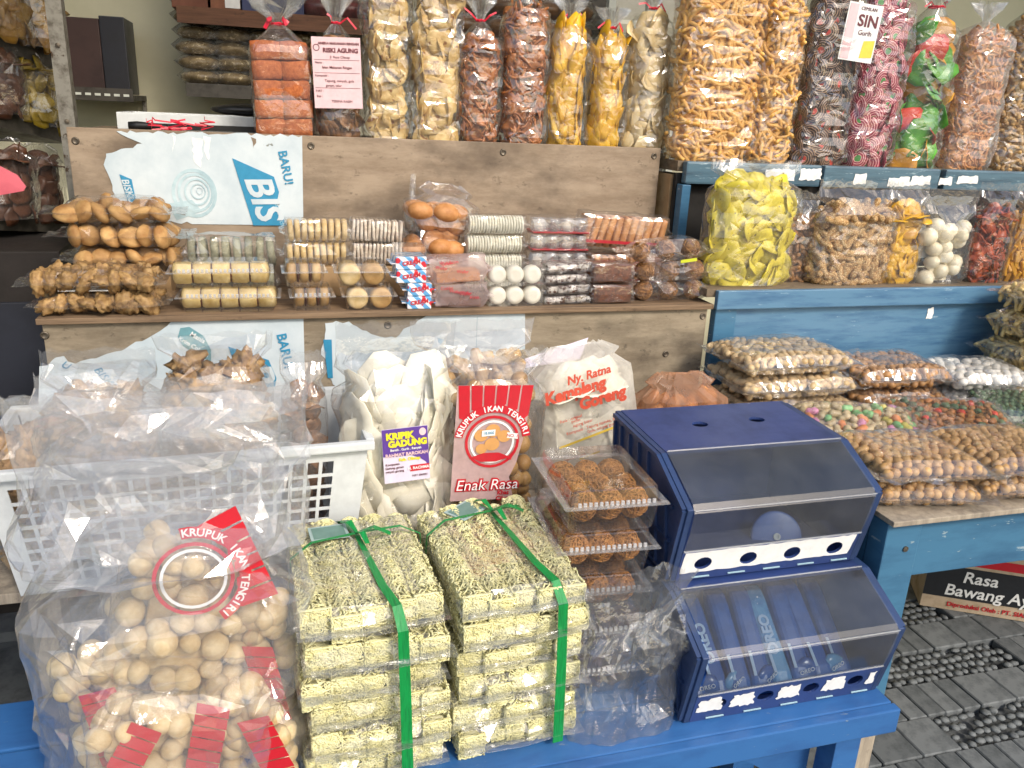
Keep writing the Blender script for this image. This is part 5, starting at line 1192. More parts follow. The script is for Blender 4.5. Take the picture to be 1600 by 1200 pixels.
def bundle(label, cx, yf, w_, d_, rz, nlay, seed, tagrot, knot):
    r = T('noodle_bundle', label, 'noodle bundle', (cx, yf + d_ / 2, ZB + .001), (0, 0, rz), 'tied bundles of noodle packs'); g = random.Random(seed); hh = .0505
    for k in range(nlay):
        dx = g.uniform(-.009, .009); dy = g.uniform(-.008, .010)
        fm = film_pil(r, w_ / 2 + .003, d_ / 2 + .004, hh + .001, FILM, .020, .03, .005, seed + k, 'noodle_pack', .004); fm.matrix_basis = Matrix.Translation((dx, dy, k * hh))
        for q in range(5):
            ob('noodle_cake', g.choice(cakes), fm, Matrix.Translation(((q - 2) * w_ / 5.05, g.uniform(-.008, .008), .001)) @ Matrix.Rotation(g.uniform(-.06, .06), 4, 'X') @ Matrix.Rotation(g.uniform(-.02, .02), 4, 'Z'))
        st_ = B(); st_.strip([(-w_ * .48, -d_ / 2 - .016, hh * .5), (0, -d_ / 2 - .02, hh * .45), (w_ * .48, -d_ / 2 - .015, hh * .5)], (0, .2, 1), .013, .0006).obj('seal', FILM, fm)
    H = nlay * hh; b = B(); kx, ky = knot
    def rib(pts, wd, wid): b.strip(pts, wd, wid, .0007)
    e = .004
    rib([(kx - .02, d_ / 2 + .004, H * .5), (kx - .018, d_ / 2 + .006, H - .01), (kx - .014, d_ / 2 - .02, H + e), (kx, ky, H + e + .002), (kx + .016, -d_ / 2 + .06, H + e), (kx + .028, -d_ / 2 + .004, H + .001), (kx + .032, -d_ / 2 - .024, H - .025), (kx + .036, -d_ / 2 - .026, H * .5), (kx + .04, -d_ / 2 - .024, .012)], (1, 0, 0), [.016, .016, .015, .008, .013, .015, .016, .017, .018])
    rib([(-w_ / 2 - .008, ky - .03, .05), (-w_ / 2 - .012, ky - .03, H * .6), (-w_ / 2 - .006, ky - .03, H - .008), (-w_ / 2 + .03, ky - .012, H + e + .004), (kx, ky, H + e + .006), (w_ / 2 - .03, ky + .012, H + e + .004), (w_ / 2 + .004, ky + .006, H - .008), (w_ / 2 + .009, ky, H * .55)], (0, 1, 0), [.007, .007, .006, .006, .006, .006, .006, .006])
    for s, dx, dy in ((1, .012, -.04), (-1, .055, -.015), (1, -.02, .045)): rib([(kx, ky, H + e + .007), (kx + dx * .5, ky + dy * .5, H + e + .018), (kx + dx, ky + dy, H + e + .006)], (.6, .8, 0), [.006, .011, .009])
    b.obj('green_ribbon', M_green, r)
    tg = T('x', 'x', 'x') if False else None
    Mt = Matrix.Translation((kx - .045, ky + .02, H + e + .001)) @ Matrix.Rotation(tagrot, 4, 'Z')
    B().box(-.032, .032, -.024, .024, 0, .0012).obj('paper_tag', flat('tag_teal', '#a7bdbb', .5), r, M=Mt); B().box(-.027, .027, -.019, .019, .0013, .0018).obj('tag_print', flat('tag_print', '#6d8f86', .5), r, M=Mt)
bundle('bundle of noodle packs with straight green ribbon, next to the cracker ball bag', .118, 1.035, .212, .30, .04, 6, 3, .05, (.0, .07))
bundle('bundle of noodle packs with bowed green ribbon, next to the empty clear bag', .347, 1.05, .205, .30, .06, 6, 9, .6, (.02, .09))

# ================================================================== CLAMSHELL STACK AND EMPTY BAG
C_krem = food('crunchy_gold_strand', '#b8803f', '#855422', .5, 60, .3); C_dk = food('dark_plum_cake', '#4a2a26', '#331b18', .6, 60, .5)
kr = piece_shreds(.031, .0014, C_krem, 230, .8, 2, (1, 1, 1.05)); z = ZB + .001
labs = ['lowest', 'second', 'third', 'fourth', 'topmost']
for i in range(5):
    r = T('strand_cake_clamshell', ('clamshell of %s cakes, %s of its stack' % ('dark plum' if i < 2 else 'golden strand', labs[i])), 'clamshell box', (.533 + .005 * math.sin(i * 2), 1.235, z), (0, 0, -.06 + rnd.uniform(-.03, .03)), 'stacked clamshells of strand cakes')
    clamshell(r, .165, .20, .081, rimw=.010, z_rim=.66, flare=.93)
    for k in range(3):
        for q in range(3):
            M = Matrix.Translation(((k - 1) * .047, (q - 1) * .058, .0375)) @ Euler((0, 0, k + q)).to_matrix().to_4x4() @ Matrix.Scale(.84, 4)
            if i < 2: ob('cake', MATS.setdefault('plum', piece_block(.05, .06, .075, C_dk, 1, .04)[0]), r, M)
            else: ob('strand_cake', rnd.choice(kr), r, M)
    z += .0825
r = T('empty_clear_bag', 'crumpled empty clear plastic bag slumped on the bench beside the noodles', 'plastic bag', (.545, 1.055, ZB + .001), (0, .0, .1))
g = random.Random(5); CF = film('crumpled_film', gloss=.9, haze=.06, base=.13, rough=.09, bscale=45, bstr=.8)
film_up(r, .092, .042, .20, 'open', .09, CF, .017, 30, .042, seed=101, n_exp=2.2)
b = B(); V3 = []; n1 = 12; n2 = 7
vs = []; fs = []
for j in range(n2 + 1):
    for i in range(n1 + 1):
        t = i / n1; u = j / n2; vs.append((-.06 + .17 * t + .01 * math.sin(u * 6), -.012 - .02 * u + g.uniform(-.01, .01), .12 + .15 * u * (.55 + .6 * t) + g.uniform(-.006, .006)))
for j in range(n2):
    for i in range(n1): q = j * (n1 + 1) + i; fs += [(q, q + 1, q + n1 + 2), (q, q + n1 + 2, q + n1 + 1)]
ob('bag_mouth', mesh('bag_mouth', vs, fs, MATS['crumpled_film'], False), r)

# ================================================================== CRACKER BALL PACKS
F_ball = food('fish_cracker_ball', '#ddc89e', '#c9ac76', .6, 45, .6, .003, vary=.22)
F_ball2 = food('fried_cracker_ball', '#b08a52', '#916a34', .55, 30, .25, vary=.2)
M_redp = flat('pack_red_print', '#c4202e', .35)
def cracker_print(r, base, w_, h_, full=True):
    """printed face of the cracker pack: striped header, arched banner, ring emblem, slogan"""
    n = 6
    for i in range(n):
        x0 = -w_ / 2 + w_ * i / n + .0015; x1 = -w_ / 2 + w_ * (i + 1) / n - .0015; zl = h_ * (.30 if i in (0, n - 1) else .34)
        dz = .02 * abs((i + .5) / n - .5) * 2
        plate('red_stripe', [(x0, h_ / 2), (x1, h_ / 2), (x1 * .93, zl - dz + (.004 if i % 2 else 0)), ((x0 + x1) / 2 * .95, zl - dz - .004), (x0 * .93, zl - dz)], [], -.0004, M_redp, r, base)
    cz = h_ * .02; R1 = w_ * .36
    plate('emblem_ring', oval(0, cz, R1, R1, 28), [oval(0, cz, R1 * .90, R1 * .90, 28)], -.0004, M_redp, r, base @ Matrix.Translation((0, -.0003, 0)))
    plate('emblem_ring', oval(0, cz, R1 * .82, R1 * .82, 28), [oval(0, cz, R1 * .74, R1 * .74, 28)], -.0004, M_paper, r, base @ Matrix.Translation((0, -.0003, 0)))
    A = [(R1 * 1.12 * math.cos(a), cz + R1 * 1.12 * math.sin(a)) for a in np.linspace(math.pi * .95, math.pi * .05, 18)] + [(R1 * 1.42 * math.cos(a), cz + R1 * 1.42 * math.sin(a)) for a in np.linspace(math.pi * .05, math.pi * .95, 18)]
    plate('banner', A, [], -.0004, M_redp, r, base @ Matrix.Translation((0, -.0010, 0)))
    arc_text('KRUPUK IKAN TENGIRI', w_ * .105, M_paper, r, 0, cz, R1 * 1.26, math.pi * .92, math.pi * .08, -.0018, base, bold=.0003)
    if full:
        for dx, dz, rr in ((-.02, .012, .012), (.0, .02, .013), (.02, .01, .012), (0, -.004, .013), (-.018, -.012, .01)):
            plate('printed_cracker', oval(dx * w_ / .13, cz + dz * w_ / .13, rr * w_ / .13, rr * .9 * w_ / .13, 14), [], -.0003, F_mixp, r, base @ Matrix.Translation((0, -.0006 - abs(dx) * .02, 0)))
        plate('printed_fish', [(-.04, cz - .03), (-.015, cz - .022), (.015, cz - .022), (.034, cz - .03), (.044, cz - .018), (.040, cz - .038), (.03, cz - .034), (.01, cz - .04), (-.02, cz - .04)], [], -.0004, M_redp, r, base @ Matrix.Translation((0, -.0018, 0)))
        plate('price_sticker', [(-.022, cz + .012), (.004, cz + .014), (.004, cz + .026), (-.022, cz + .024)], [], -.0004, M_paper, r, base @ Matrix.Translation((0, -.0026, 0)))
        text('18.000', .008, M_teal, r, -.009, cz + .019, -.0034, .05, base); plate('badge', [(.028, cz + .008), (.05, cz + .005), (.05, cz + .016), (.028, cz + .019)], [], -.0004, M_paper, r, base @ Matrix.Translation((0, -.0012, 0))); text('NO. 1', .009, M_redp, r, .039, cz + .012, -.002, -.1, base)
        text('Enak Rasa', .031, M_redp, r, -.004, -h_ * .36, -.0012, 0, base, shear=.15, bold=.0026); text('Enak Rasa', .031, M_paper, r, -.004, -h_ * .36, -.0022, 0, base, shear=.15, bold=-.0002); text('Khas', .012, M_redp, r, .03, -h_ * .435, -.0012, 0, base, bold=.0003); text('Cilacap', .012, M_redp, r, .034, -h_ * .485, -.0012, 0, base, bold=.0003)
F_mixp = flat('printed_cracker', '#d19a5c', .5)
balls = piece_ball(.0188, F_ball, 5, .15, 3); balls2 = piece_ball(.0165, F_ball2, 5, .15, 3)
# standing pack
r = T('cracker_ball_pack', 'standing red printed pack of brown fish cracker balls, beside the purple labelled bag', 'cracker pack', (.402, 1.45, ZW + .001), (0, .0, 0))
hh = .318; fill_up(r, .088, .045, hh, balls2, 'cracker_ball', .033, .016, 140, 'rand', layers=1, n_exp=2.6); film_up(r, .094, .05, hh + .008, 'open', .05, FILM, .004, seed=70, cell=.035)
M_pw = film('white_printed_film', gloss=.45, haze=.8, base=.06, rough=.15, hazecol=(.88, .66, .66))
BMt = Matrix.Translation((-.018, -.058, .205)) @ Matrix.Rotation(.04, 4, 'Y'); cracker_print(r, BMt, .148, .235)
plate('print_ground', [(-.074, -.117), (.052, -.117), (.04, -.07), (.052, -.04), (.066, .03), (.07, .1175), (-.074, .1175)], [], .0006, M_pw, r, BMt @ Matrix.Translation((0, .0006, 0)))
# big outer bag with packs inside
GP = 'cracker packs inside the big clear bag'
def inner(label, x, y, z, rot, a=.072, h=.175, b=.036, printed=False, seed=0, stripes=None):
    r = T('cracker_ball_pack', label, 'cracker pack', (x, y, z), rot, GP)
    fill_up(r, a, b, h, balls, 'cracker_ball', .036, .0175, 90, 'rand', layers=1, n_exp=2.5, scl=(.8, 1.18)); film_up(r, a + .005, b + .005, h + .004, 'fold', .03, FILM3, .004, seed=seed, cell=.035)
    if printed: cracker_print(r, Matrix.Translation((-.005, -b - .014, h * .80)) @ Matrix.Rotation(1.0, 4, 'Y'), .15, .19, False)
    if stripes:
        Mb = Matrix.Translation((stripes[0], -b - .009, h * .5)) @ Matrix.Rotation(stripes[1], 4, 'Y')
        for k in range(8): plate('red_stripe', [(-.024, -.075 + k * .019), (.022, -.080 + k * .019), (.021, -.063 + k * .019), (-.025, -.058 + k * .019)], [], -.0005, M_redp, r, Mb)
    return r
inner('inner cracker pack with red emblem, lying tilted on top in the big clear bag', -.165, 1.105, ZB + .185, (-.12, .22, .0), .095, .225, .045, True, 1)
inner('inner cracker pack standing at the left wall of the big clear bag', -.262, 1.125, ZB + .012, (.0, -.03, .2), .058, .235, .04, False, 2, (.0, -.1))
inner('inner cracker pack lying lowest in the big clear bag, red print below', -.215, 1.075, ZB + .012, (-.05, .05, .1), .078, .165, .042, False, 3, (-.03, .5))
inner('inner cracker pack with a red stripe down its middle edge', -.10, 1.08, ZB + .012, (-.05, .1, -.1), .055, .175, .04, False, 4, (-.03, .12))
inner('inner cracker pack standing at the right wall beside the noodles', -.035, 1.13, ZB + .012, (0, -.08, -.35), .052, .30, .04, False, 5, (.03, -.1))
inner('inner cracker pack slumped at the right front corner of the big bag', -.028, 1.055, ZB + .012, (-.06, -.12, -.2), .042, .14, .032, False, 6, (.012, -.25))
inner('inner cracker pack at the back of the big clear bag', -.16, 1.22, ZB + .012, (0, .0, 0), .12, .27, .05, False, 7)
r = T('big_clear_bag', 'big clear plastic bag holding the cracker ball packs, mouth loosely gathered', 'plastic bag', (-.165, 1.16, ZB + .004), (0, 0, .02))
BIG = film('heavy_clear_film', gloss=.8, haze=.2, base=.12, rough=.09, bscale=16, bstr=.7)
film_up(r, .192, .16, .37, 'open', .24, BIG, .012, 26, .038, seed=90, n_exp=2.8)
GM = film('gathered_film', gloss=.8, haze=.2, base=.1, rough=.11, bscale=30, bstr=.8)
film_up(r, .165, .09, .20, 'open', .06, GM, .016, 26, .035, seed=104, n_exp=2.2, name='gathered_mouth').matrix_basis = Matrix.Translation((-.01, .03, .36)) @ Matrix.Rotation(.08, 4, 'Y')

# ================================================================== BASKET AND ITS BAGS
rbk = T('white_basket', 'white plastic lattice basket holding brown cracker bags', 'basket', (-.165, 1.51, ZW + .001), (0, 0, .05))
bw, bd, bh = .285, .135, .225
def latt(nm, L, fn, mid=True):
    nx = int(2 * L / .024) | 1; xs = []; 
    step = 2 * L / nx
    for i in range(nx): xs += [-L + i * step + .0001 * 0, -L + i * step + .006]
    xs.append(L); xs.append(L + .006); zs = [0, .018]; zz = .018
    for k in range(7): zs += [zz + .017, zz + .0225]; zz += .0225
    zs += [.200, bh]
    sol = lambda i, j: (i % 2 == 0) or (j % 2 == 0) or j >= len(zs) - 2 or i <= 2 or i >= len(xs) - 5
    grid_plate(nm, xs, zs, sol, .003, M_white, rbk, fn)
k_ = lambda z: 1 + .10 * (z / bh)
latt('front_lattice', bw, lambda x, z, d: (x * k_(z) * .96, -bd * k_(z) + d, z))
latt('back_lattice', bw, lambda x, z, d: (x * k_(z) * .96, bd * k_(z) - d, z))
for s in (-1, 1): latt('side_lattice', bd - .01, lambda x, z, d, s=s: (s * (bw * k_(z) * .97 + .001 - d), x * k_(z) * .96, z))
B().box(-bw * .95, bw * .95, -bd * .97, bd * .97, .001, .004).obj('basket_floor', M_white, rbk)
rw, rd = bw * 1.085, bd * 1.12
B().box(-rw - .008, rw + .008, -rd - .012, -rd + .004, bh - .004, bh + .012).box(-rw - .008, rw + .008, rd - .004, rd + .012, bh - .004, bh + .012).box(-rw - .010, -rw + .006, -rd + .0045, rd - .0045, bh - .0038, bh + .0118).box(rw - .006, rw + .010, -rd + .0045, rd - .0045, bh - .0038, bh + .0118).obj('rim', M_white, rbk, bevel=.003)
F_clus = food('brown_cluster_cracker', '#b59468', '#8a683e', .6, 50, .7, .004, .3)
cl = piece_lump(.027, F_clus, 4, 1.1, (1.1, .9, .8), 3.2, 3); GB = 'bags of cluster crackers in the basket'
def cbag(label, x, y, zb, a, b, h, ext, seed, lean=0, fm=None):
    r = T('cluster_cracker_bag', label, 'cracker bag', (x, y, zb), (lean, 0, 0), GB); fill_up(r, a, b, h, cl, 'cracker', .042, .02, 70, 'rand', layers=1); film_up(r, a + .008, b + .006, h + .008, 'open', ext, fm or FILM, .008, seed=seed, cell=.04)
zf = ZW + .006
cbag('bag of brown cluster crackers in the basket, nearest the torn poster edge', -.30, 1.51, zf, .085, .06, .30, .07, 91)
cbag('bag of brown cluster crackers standing tallest in the basket', -.11, 1.52, zf, .085, .065, .335, .05, 92, -.04)
cbag('bag of brown cluster crackers hanging over the outer basket corner', -.425, 1.47, zf, .04, .06, .245, .06, 93)
r = T('slim_brown_bag', 'slim pointed bag of dark brown chips standing alone in the basket', 'cracker bag', (.045, 1.53, zf), (0, 0, 0)); fill_up(r, .036, .03, .29, piece_chip(.018, F_brownchip, 3, .002, .5), 'chip', .024, .01, 120, 'face', .5, 1); film_up(r, .04, .034, .295, 'open', .06, FILM2, .004, seed=94, cell=.03)
# ================================================================== WHITE CHIP BAG, KEMPLANG BAG AND OTHERS BEHIND
F_gad = food('white_tuber_chip', '#ece8da', '#ddd5be', .45, 14, .2, vary=.1)
r = T('white_chip_bag', 'bag of big white tuber chips with a purple label', 'snack bag', (.215, 1.47, ZW + .001), (-.03, 0, .02))
fill_up(r, .105, .06, .31, piece_chip(.05, F_gad, 4, .003, .2, 1.3, .3, 14), 'chip', .044, .019, 110, 'face', .22, 2, 2.6, top_cap=False); film_up(r, .112, .066, .315, 'open', .11, FILM, .007, seed=95, cell=.04, n_exp=2.6)
M_pur = flat('purple_label', '#5b3a93', .4); M_yel = flat('yellow_ink', '#e8dd2c', .5); M_lil = flat('lilac_paper', '#d9d0e2', .5)
BMl = Matrix.Translation((.005, -.076, .190)) @ Matrix.Rotation(-.05, 4, 'Y') @ Matrix.Rotation(-.03, 4, 'X')
plate('label', [(-.043, -.053), (.043, -.053), (.043, .053), (-.043, .053)], [], .0008, M_lil, r, BMl); plate('label_head', [(-.0425, .0), (-.02, -.002), (.01, -.002), (.026, -.010), (.036, -.018), (.0425, -.03), (.0425, .0525), (-.0425, .0525)], [], -.0003, M_pur, r, BMl @ Matrix.Translation((0, -.0005, 0)))
plate('label_band', [(.006, -.034), (.0425, -.034), (.0425, -.022), (.006, -.022)], [], -.0003, M_redp, r, BMl @ Matrix.Translation((0, -.0010, 0)))
for s_, sz, x, z_, m_, bd_ in (('KRIPIK', .0175, -.010, .038, M_yel, .0010), ('GADUNG', .0165, .004, .023, M_yel, .0010), ('Bersih . Gurih . Renyah', .0062, .0, .0115, M_paper, .0001), ('RAHMAT BAROKAH', .0088, .001, .0015, M_pink, .0003), ('Kab. Cilacap', .008, .006, -.0085, M_yel, .0003), ('H. RACHMAT', .0075, .024, -.028, M_paper, .0002), ('Komposisi:', .006, -.026, -.016, M_ink, 0), ('Gadung, garam', .0058, -.023, -.023, M_ink, 0), ('minyak goreng', .0058, -.023, -.030, M_ink, 0), ('P.IRT 2063301', .005, .024, -.043, M_ink, 0)): text(s_, sz, m_, r, x, z_, -.0016, 0, BMl, bold=bd_)
plate('label_bulb', oval(.033, .042, .0065, .0075), [], -.0003, M_pink, r, BMl @ Matrix.Translation((0, -.0010, 0)))
r = T('strand_snack_bag', 'bag of pale tangled snack behind the red printed pack', 'snack bag', (.40, 1.64, ZW + .001)); fill_up(r, .12, .06, .31, piece_lump(.02, F_beige, 3, .6), 'snack', .034, .016, 90, 'rand', layers=1); film_up(r, .128, .066, .315, 'open', .07, FILM2, .006, seed=96, cell=.04)
M_kemb = film('kemplang_pouch', gloss=.35, haze=.62, base=.06, rough=.25, hazecol=(.93, .90, .84), bscale=20); M_or = flat('orange_red_ink', '#c2452c', .5); M_yo = flat('soft_yellow_ink', '#e3c04a', .5)
r = T('printed_cracker_pouch', 'milky pouch of fried crackers printed in orange, folded white top', 'cracker pouch', (.672, 1.60, ZW + .001), (-.16, -.10, .06))
fill_up(r, .104, .045, .26, piece_chip(.04, F_gad, 3, .003, .2, 1.2, .3), 'cracker', .042, .016, 60, 'face', .2, 1, 2.8); film_up(r, .126, .066, .295, 'fold', .03, M_kemb, .003, seed=97, cell=.045, n_exp=2.8)
BMk = Matrix.Translation((-.005, -.0765, .19)) @ Matrix.Rotation(-.12, 4, 'Y')
text('Ny. Ratna', .026, M_or, r, .01, .078, 0, 0, BMk, shear=.2, bold=.0008); text('Kemplang', .036, M_or, r, -.028, .052, 0, 0, BMk, shear=.1, bold=.0018); text('Goreng', .036, M_or, r, .03, .020, -.001, 0, BMk, shear=.1, bold=.0018)
for s_, x, z_ in (('Rasa : original', -.05, -.004), ('pedas', -.04, -.011), ('jagung bakar', -.025, -.021), ('Komposisi : Tepung tapioka, ikan, garam', .01, -.034), ('Gula, minyak goreng', .02, -.044)): text(s_, .0095, M_or, r, x, z_, 0, 0, BMk)
plate('yellow_line', [(-.09, -.062), (.10, -.052), (.10, -.047), (-.09, -.057)], [], -.0004, M_yo, r, BMk); text('Diproduksi oleh', .008, M_or, r, -.06, -.09, 0, 0, BMk); plate('yellow_line', [(-.05, -.10), (.0, -.097), (.0, -.093), (-.05, -.096)], [], -.0004, M_yo, r, BMk)
plate('folded_top', [(-.11, 0), (.02, .0), (.045, .045), (-.11, .02)], [], .001, M_lil, r, Matrix.Translation((-.01, .0, .292)))
r = T('orange_print_bag', 'orange brown printed bag lying behind the upper display box', 'snack bag', (.905, 1.62, ZW + .001), (-.1, 0, 0)); M_obag = film('orange_bag_film', gloss=.4, haze=.75, base=.06, rough=.2, hazecol=(.62, .36, .22), bscale=24)
fill_up(r, .105, .055, .20, piece_lump(.022, F_rust, 3, .3), 'snack', .042, .018, 40, 'rand', layers=1); film_up(r, .115, .062, .215, 'fold', .03, M_obag, .006, seed=98, cell=.045)
for k in range(3): B().box(-.03 + k * .008, -.027 + k * .008, -.0005, .0, -.06, .06, Matrix.Rotation(-.9, 4, 'Y')).obj('printed_line', M_ink, r, M=Matrix.Translation((.02, -.068, .15)))

# ================================================================== CARTON ON THE PAVEMENT
p0 = WZ(1452, 951, 0); p1 = WZ(1600, 975, 0); ang = math.atan2(p1.y - p0.y, p1.x - p0.x)
r = T('noodle_carton', 'printed cardboard carton with white handwriting on black band, under the table', 'carton', (p0.x - .03, p0.y + .012, .009), (0, 0, ang)); M_cb = paint('pale_carton', '#b9a58c', '#a08b70', .8, nscale=20); M_cblk = flat('carton_black', '#1d2026', .5)
B().box(0, .40, .001, .30, 0, .21).obj('carton_body', M_cb, r, bevel=.002); plate('black_band', [(.001, .045), (.399, .045), (.399, .155), (.001, .155)], [], -.0005, M_cblk, r); plate('red_stripe', [(.13, .165), (.399, .165), (.399, .195), (.1, .195)], [], -.0005, M_redp, r)
text('Rasa', .055, M_paper, r, .155, .122, -.0016, 0, shear=.1, bold=.0008); text('Bawang Ayam', .055, M_paper, r, .215, .072, -.0016, 0, shear=.1, bold=.0008); text('Diproduksi Oleh : PT. SIANTAR', .021, M_redp, r, .215, .022, -.0010, 0, bold=.0004)

# ================================================================== THINGS BEHIND, INSIDE THE SHOP
M_bshelf = wood('brown_shelf', '#6d4a34', '#533524', '#38241a'); M_gshelf = paint('dark_steel_shelf', '#4a4640', '#2f2c28', .5, nscale=20, metal=.3)
def shelf3(name, label, px0, px1, py, Y0_, Y1_, th, mat, cat='shelf'):
    a = WY(px0, py, Y0_); b_ = WY(px1, py, Y0_); r = T(name, label, cat, (a.x, Y0_, a.z)); B().box(0, b_.x - a.x, 0, Y1_ - Y0_, -th, 0).obj('board', mat, r, bevel=.002); B().box(0, b_.x - a.x, -.004, -.0005, -th - .03, .004).obj('lip', mat, r, bevel=.001); B().box(.5 * (b_.x - a.x), .5 * (b_.x - a.x) + .012, Y1_ - Y0_ - .02, Y1_ - Y0_ - .002, -.4, -th - .001).obj('bracket', M_steel, r); return a, b_
aS, bS = shelf3('wall_shelf', 'dark steel wall shelf holding the stacked peanut bags', 290, 560, 131, 3.28, 3.598, .012, M_gshelf)
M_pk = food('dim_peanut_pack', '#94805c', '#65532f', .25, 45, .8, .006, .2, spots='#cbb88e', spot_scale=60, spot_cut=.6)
def soft_pack(name, label, cat, x, y, z, a, b, t, mat, group, rz=0, seed=0):
    r = T(name, label, cat, (x, y, z), (0, 0, rz), group); ob('filling', mesh('filling', *ico(1, 3, (a * .95, b * .95, t / 2 * 1.05), .08, 9 / max(a, .1), seed), mat, True), r, Matrix.Translation((0, 0, t / 2))); film_pil(r, a, b, t + .004, FILM, .005, .04, .004, seed); return r
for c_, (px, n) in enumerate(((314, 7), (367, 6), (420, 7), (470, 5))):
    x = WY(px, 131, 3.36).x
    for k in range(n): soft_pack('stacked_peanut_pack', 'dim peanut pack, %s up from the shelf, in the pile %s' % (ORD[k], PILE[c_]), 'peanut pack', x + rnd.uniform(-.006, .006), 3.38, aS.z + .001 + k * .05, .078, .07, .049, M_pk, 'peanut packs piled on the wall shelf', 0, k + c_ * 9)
aT, bT = shelf3('wall_shelf', 'brown wooden wall shelf high above the peanut packs', 275, 700, 10, 3.25, 3.598, .02, M_bshelf)
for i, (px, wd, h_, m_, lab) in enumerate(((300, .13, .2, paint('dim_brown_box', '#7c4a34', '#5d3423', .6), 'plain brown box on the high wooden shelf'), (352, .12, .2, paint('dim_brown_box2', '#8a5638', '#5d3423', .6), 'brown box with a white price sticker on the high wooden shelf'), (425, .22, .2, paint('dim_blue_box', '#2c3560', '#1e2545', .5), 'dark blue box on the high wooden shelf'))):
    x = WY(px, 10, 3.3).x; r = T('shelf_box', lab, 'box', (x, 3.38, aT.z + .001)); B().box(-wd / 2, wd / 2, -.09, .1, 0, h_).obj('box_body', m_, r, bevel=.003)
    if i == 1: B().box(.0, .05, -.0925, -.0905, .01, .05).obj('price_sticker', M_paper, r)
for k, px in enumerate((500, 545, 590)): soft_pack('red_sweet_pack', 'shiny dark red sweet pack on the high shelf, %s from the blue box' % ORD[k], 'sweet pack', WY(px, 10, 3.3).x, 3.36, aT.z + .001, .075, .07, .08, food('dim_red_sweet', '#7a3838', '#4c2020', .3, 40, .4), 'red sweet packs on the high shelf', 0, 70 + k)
aS2, bS2 = shelf3('wall_shelf', 'dim wall shelf of brown bags behind the red brown shreds', 690, 920, 84, 3.2, 3.598, .015, M_gshelf)
for c_, px in enumerate((725, 790, 850, 895)):
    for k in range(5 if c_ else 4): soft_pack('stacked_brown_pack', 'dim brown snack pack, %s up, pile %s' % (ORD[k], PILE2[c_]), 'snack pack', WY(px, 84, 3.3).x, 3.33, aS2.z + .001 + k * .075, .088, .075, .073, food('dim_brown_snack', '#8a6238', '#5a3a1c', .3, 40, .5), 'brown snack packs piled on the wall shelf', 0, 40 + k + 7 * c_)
# white cabinet
cL = WY(915, 100, 3.45); cR = WY(1060, 100, 3.45); wC = cR.x - cL.x
r = T('white_cabinet', 'white framed glass cabinet against the back wall', 'cabinet', (cL.x, 3.2, 1.2)); M_off = flat('offwhite_frame', '#cfd2c8', .5)
for x in (0, wC * .38, wC * .72, wC): B().box(x - .014, x + .014, 0, .03, 0, .75).obj('upright', M_off, r)
for z_ in (0, .16, .30, .44, .6): B().box(-.014, wC + .014, .0305, .33, z_, z_ + .015).obj('shelf', M_off, r)
B().box(-.014, wC + .014, .331, .34, 0, .75).obj('back_panel', M_gshelf, r); B().box(.0, wC, .012, .016, .016, .74).obj('glass', CLAM, r)
for k in range(6):
    x = .05 + (k % 3) * wC * .34; rb2 = T('glass_jar', 'small pale jar on the %s cabinet shelf, %s from the cream chip bag' % ('lower' if k < 3 else 'upper', ORD[k % 3]), 'jar', (cL.x + x, 3.33, 1.2 + (.1755 if k < 3 else .3155)), group='jars in the white cabinet'); B().lathe([(.03, 0), (.034, .01), (.034, .07), (.024, .085)], 14).obj('jar_body', paint('dim_jar', '#8e9488', '#6a7068', .2), rb2, True); B().lathe([(.026, .0855), (.026, .1), (.02, .102)], 14).obj('jar_lid', M_white, rb2, True)
# side shelf left at the back wall
aL = WY(108, 118, 3.25); bL = WY(208, 148, 3.25)
r = T('corner_shelf', 'dark corner shelf board by the rusty post', 'shelf', (aL.x - .1, 3.25, bL.z - .002)); B().box(0, bL.x - aL.x + .1, 0, .345, -.018, 0).obj('board', M_gshelf, r); B().box(0, bL.x - aL.x + .1, -.004, -.0005, -.022, .02).obj('lip', M_gshelf, r); b = B(); [b.box(bL.x - aL.x + .10 - .03 - k * .03, bL.x - aL.x + .10 - .012 - k * .03, -.006, -.0042, -.006, .002) for k in range(8)]; b.obj('slots', M_off, r); B().box(bL.x - aL.x + .085, bL.x - aL.x + .099, .325, .344, -.5, -.019).obj('bracket', M_steel, r)
rk_ = T('dark_shelf_box', 'dark brown and black box on the corner shelf', 'box', (aL.x + .06, 3.4, bL.z)); B().box(-.1, .04, -.1, .12, 0, .24).obj('box_body', paint('dim_maroon', '#3c2622', '#2a1a18', .6), rk_, bevel=.003); B().box(.041, .12, -.1, .12, 0, .25).obj('box_end', paint('dim_ink', '#20222c', '#15161c', .4), rk_, bevel=.003)
0 and soft_pack('wall_bag', 'dim film bag of pale sticks beside the dark box on the corner shelf', 'snack pack', aL.x + .21, 3.4, bL.z, .045, .08, .2, food('dim_pale', '#7c7458', '#5c5640', .4, 40), None, 0, 99)
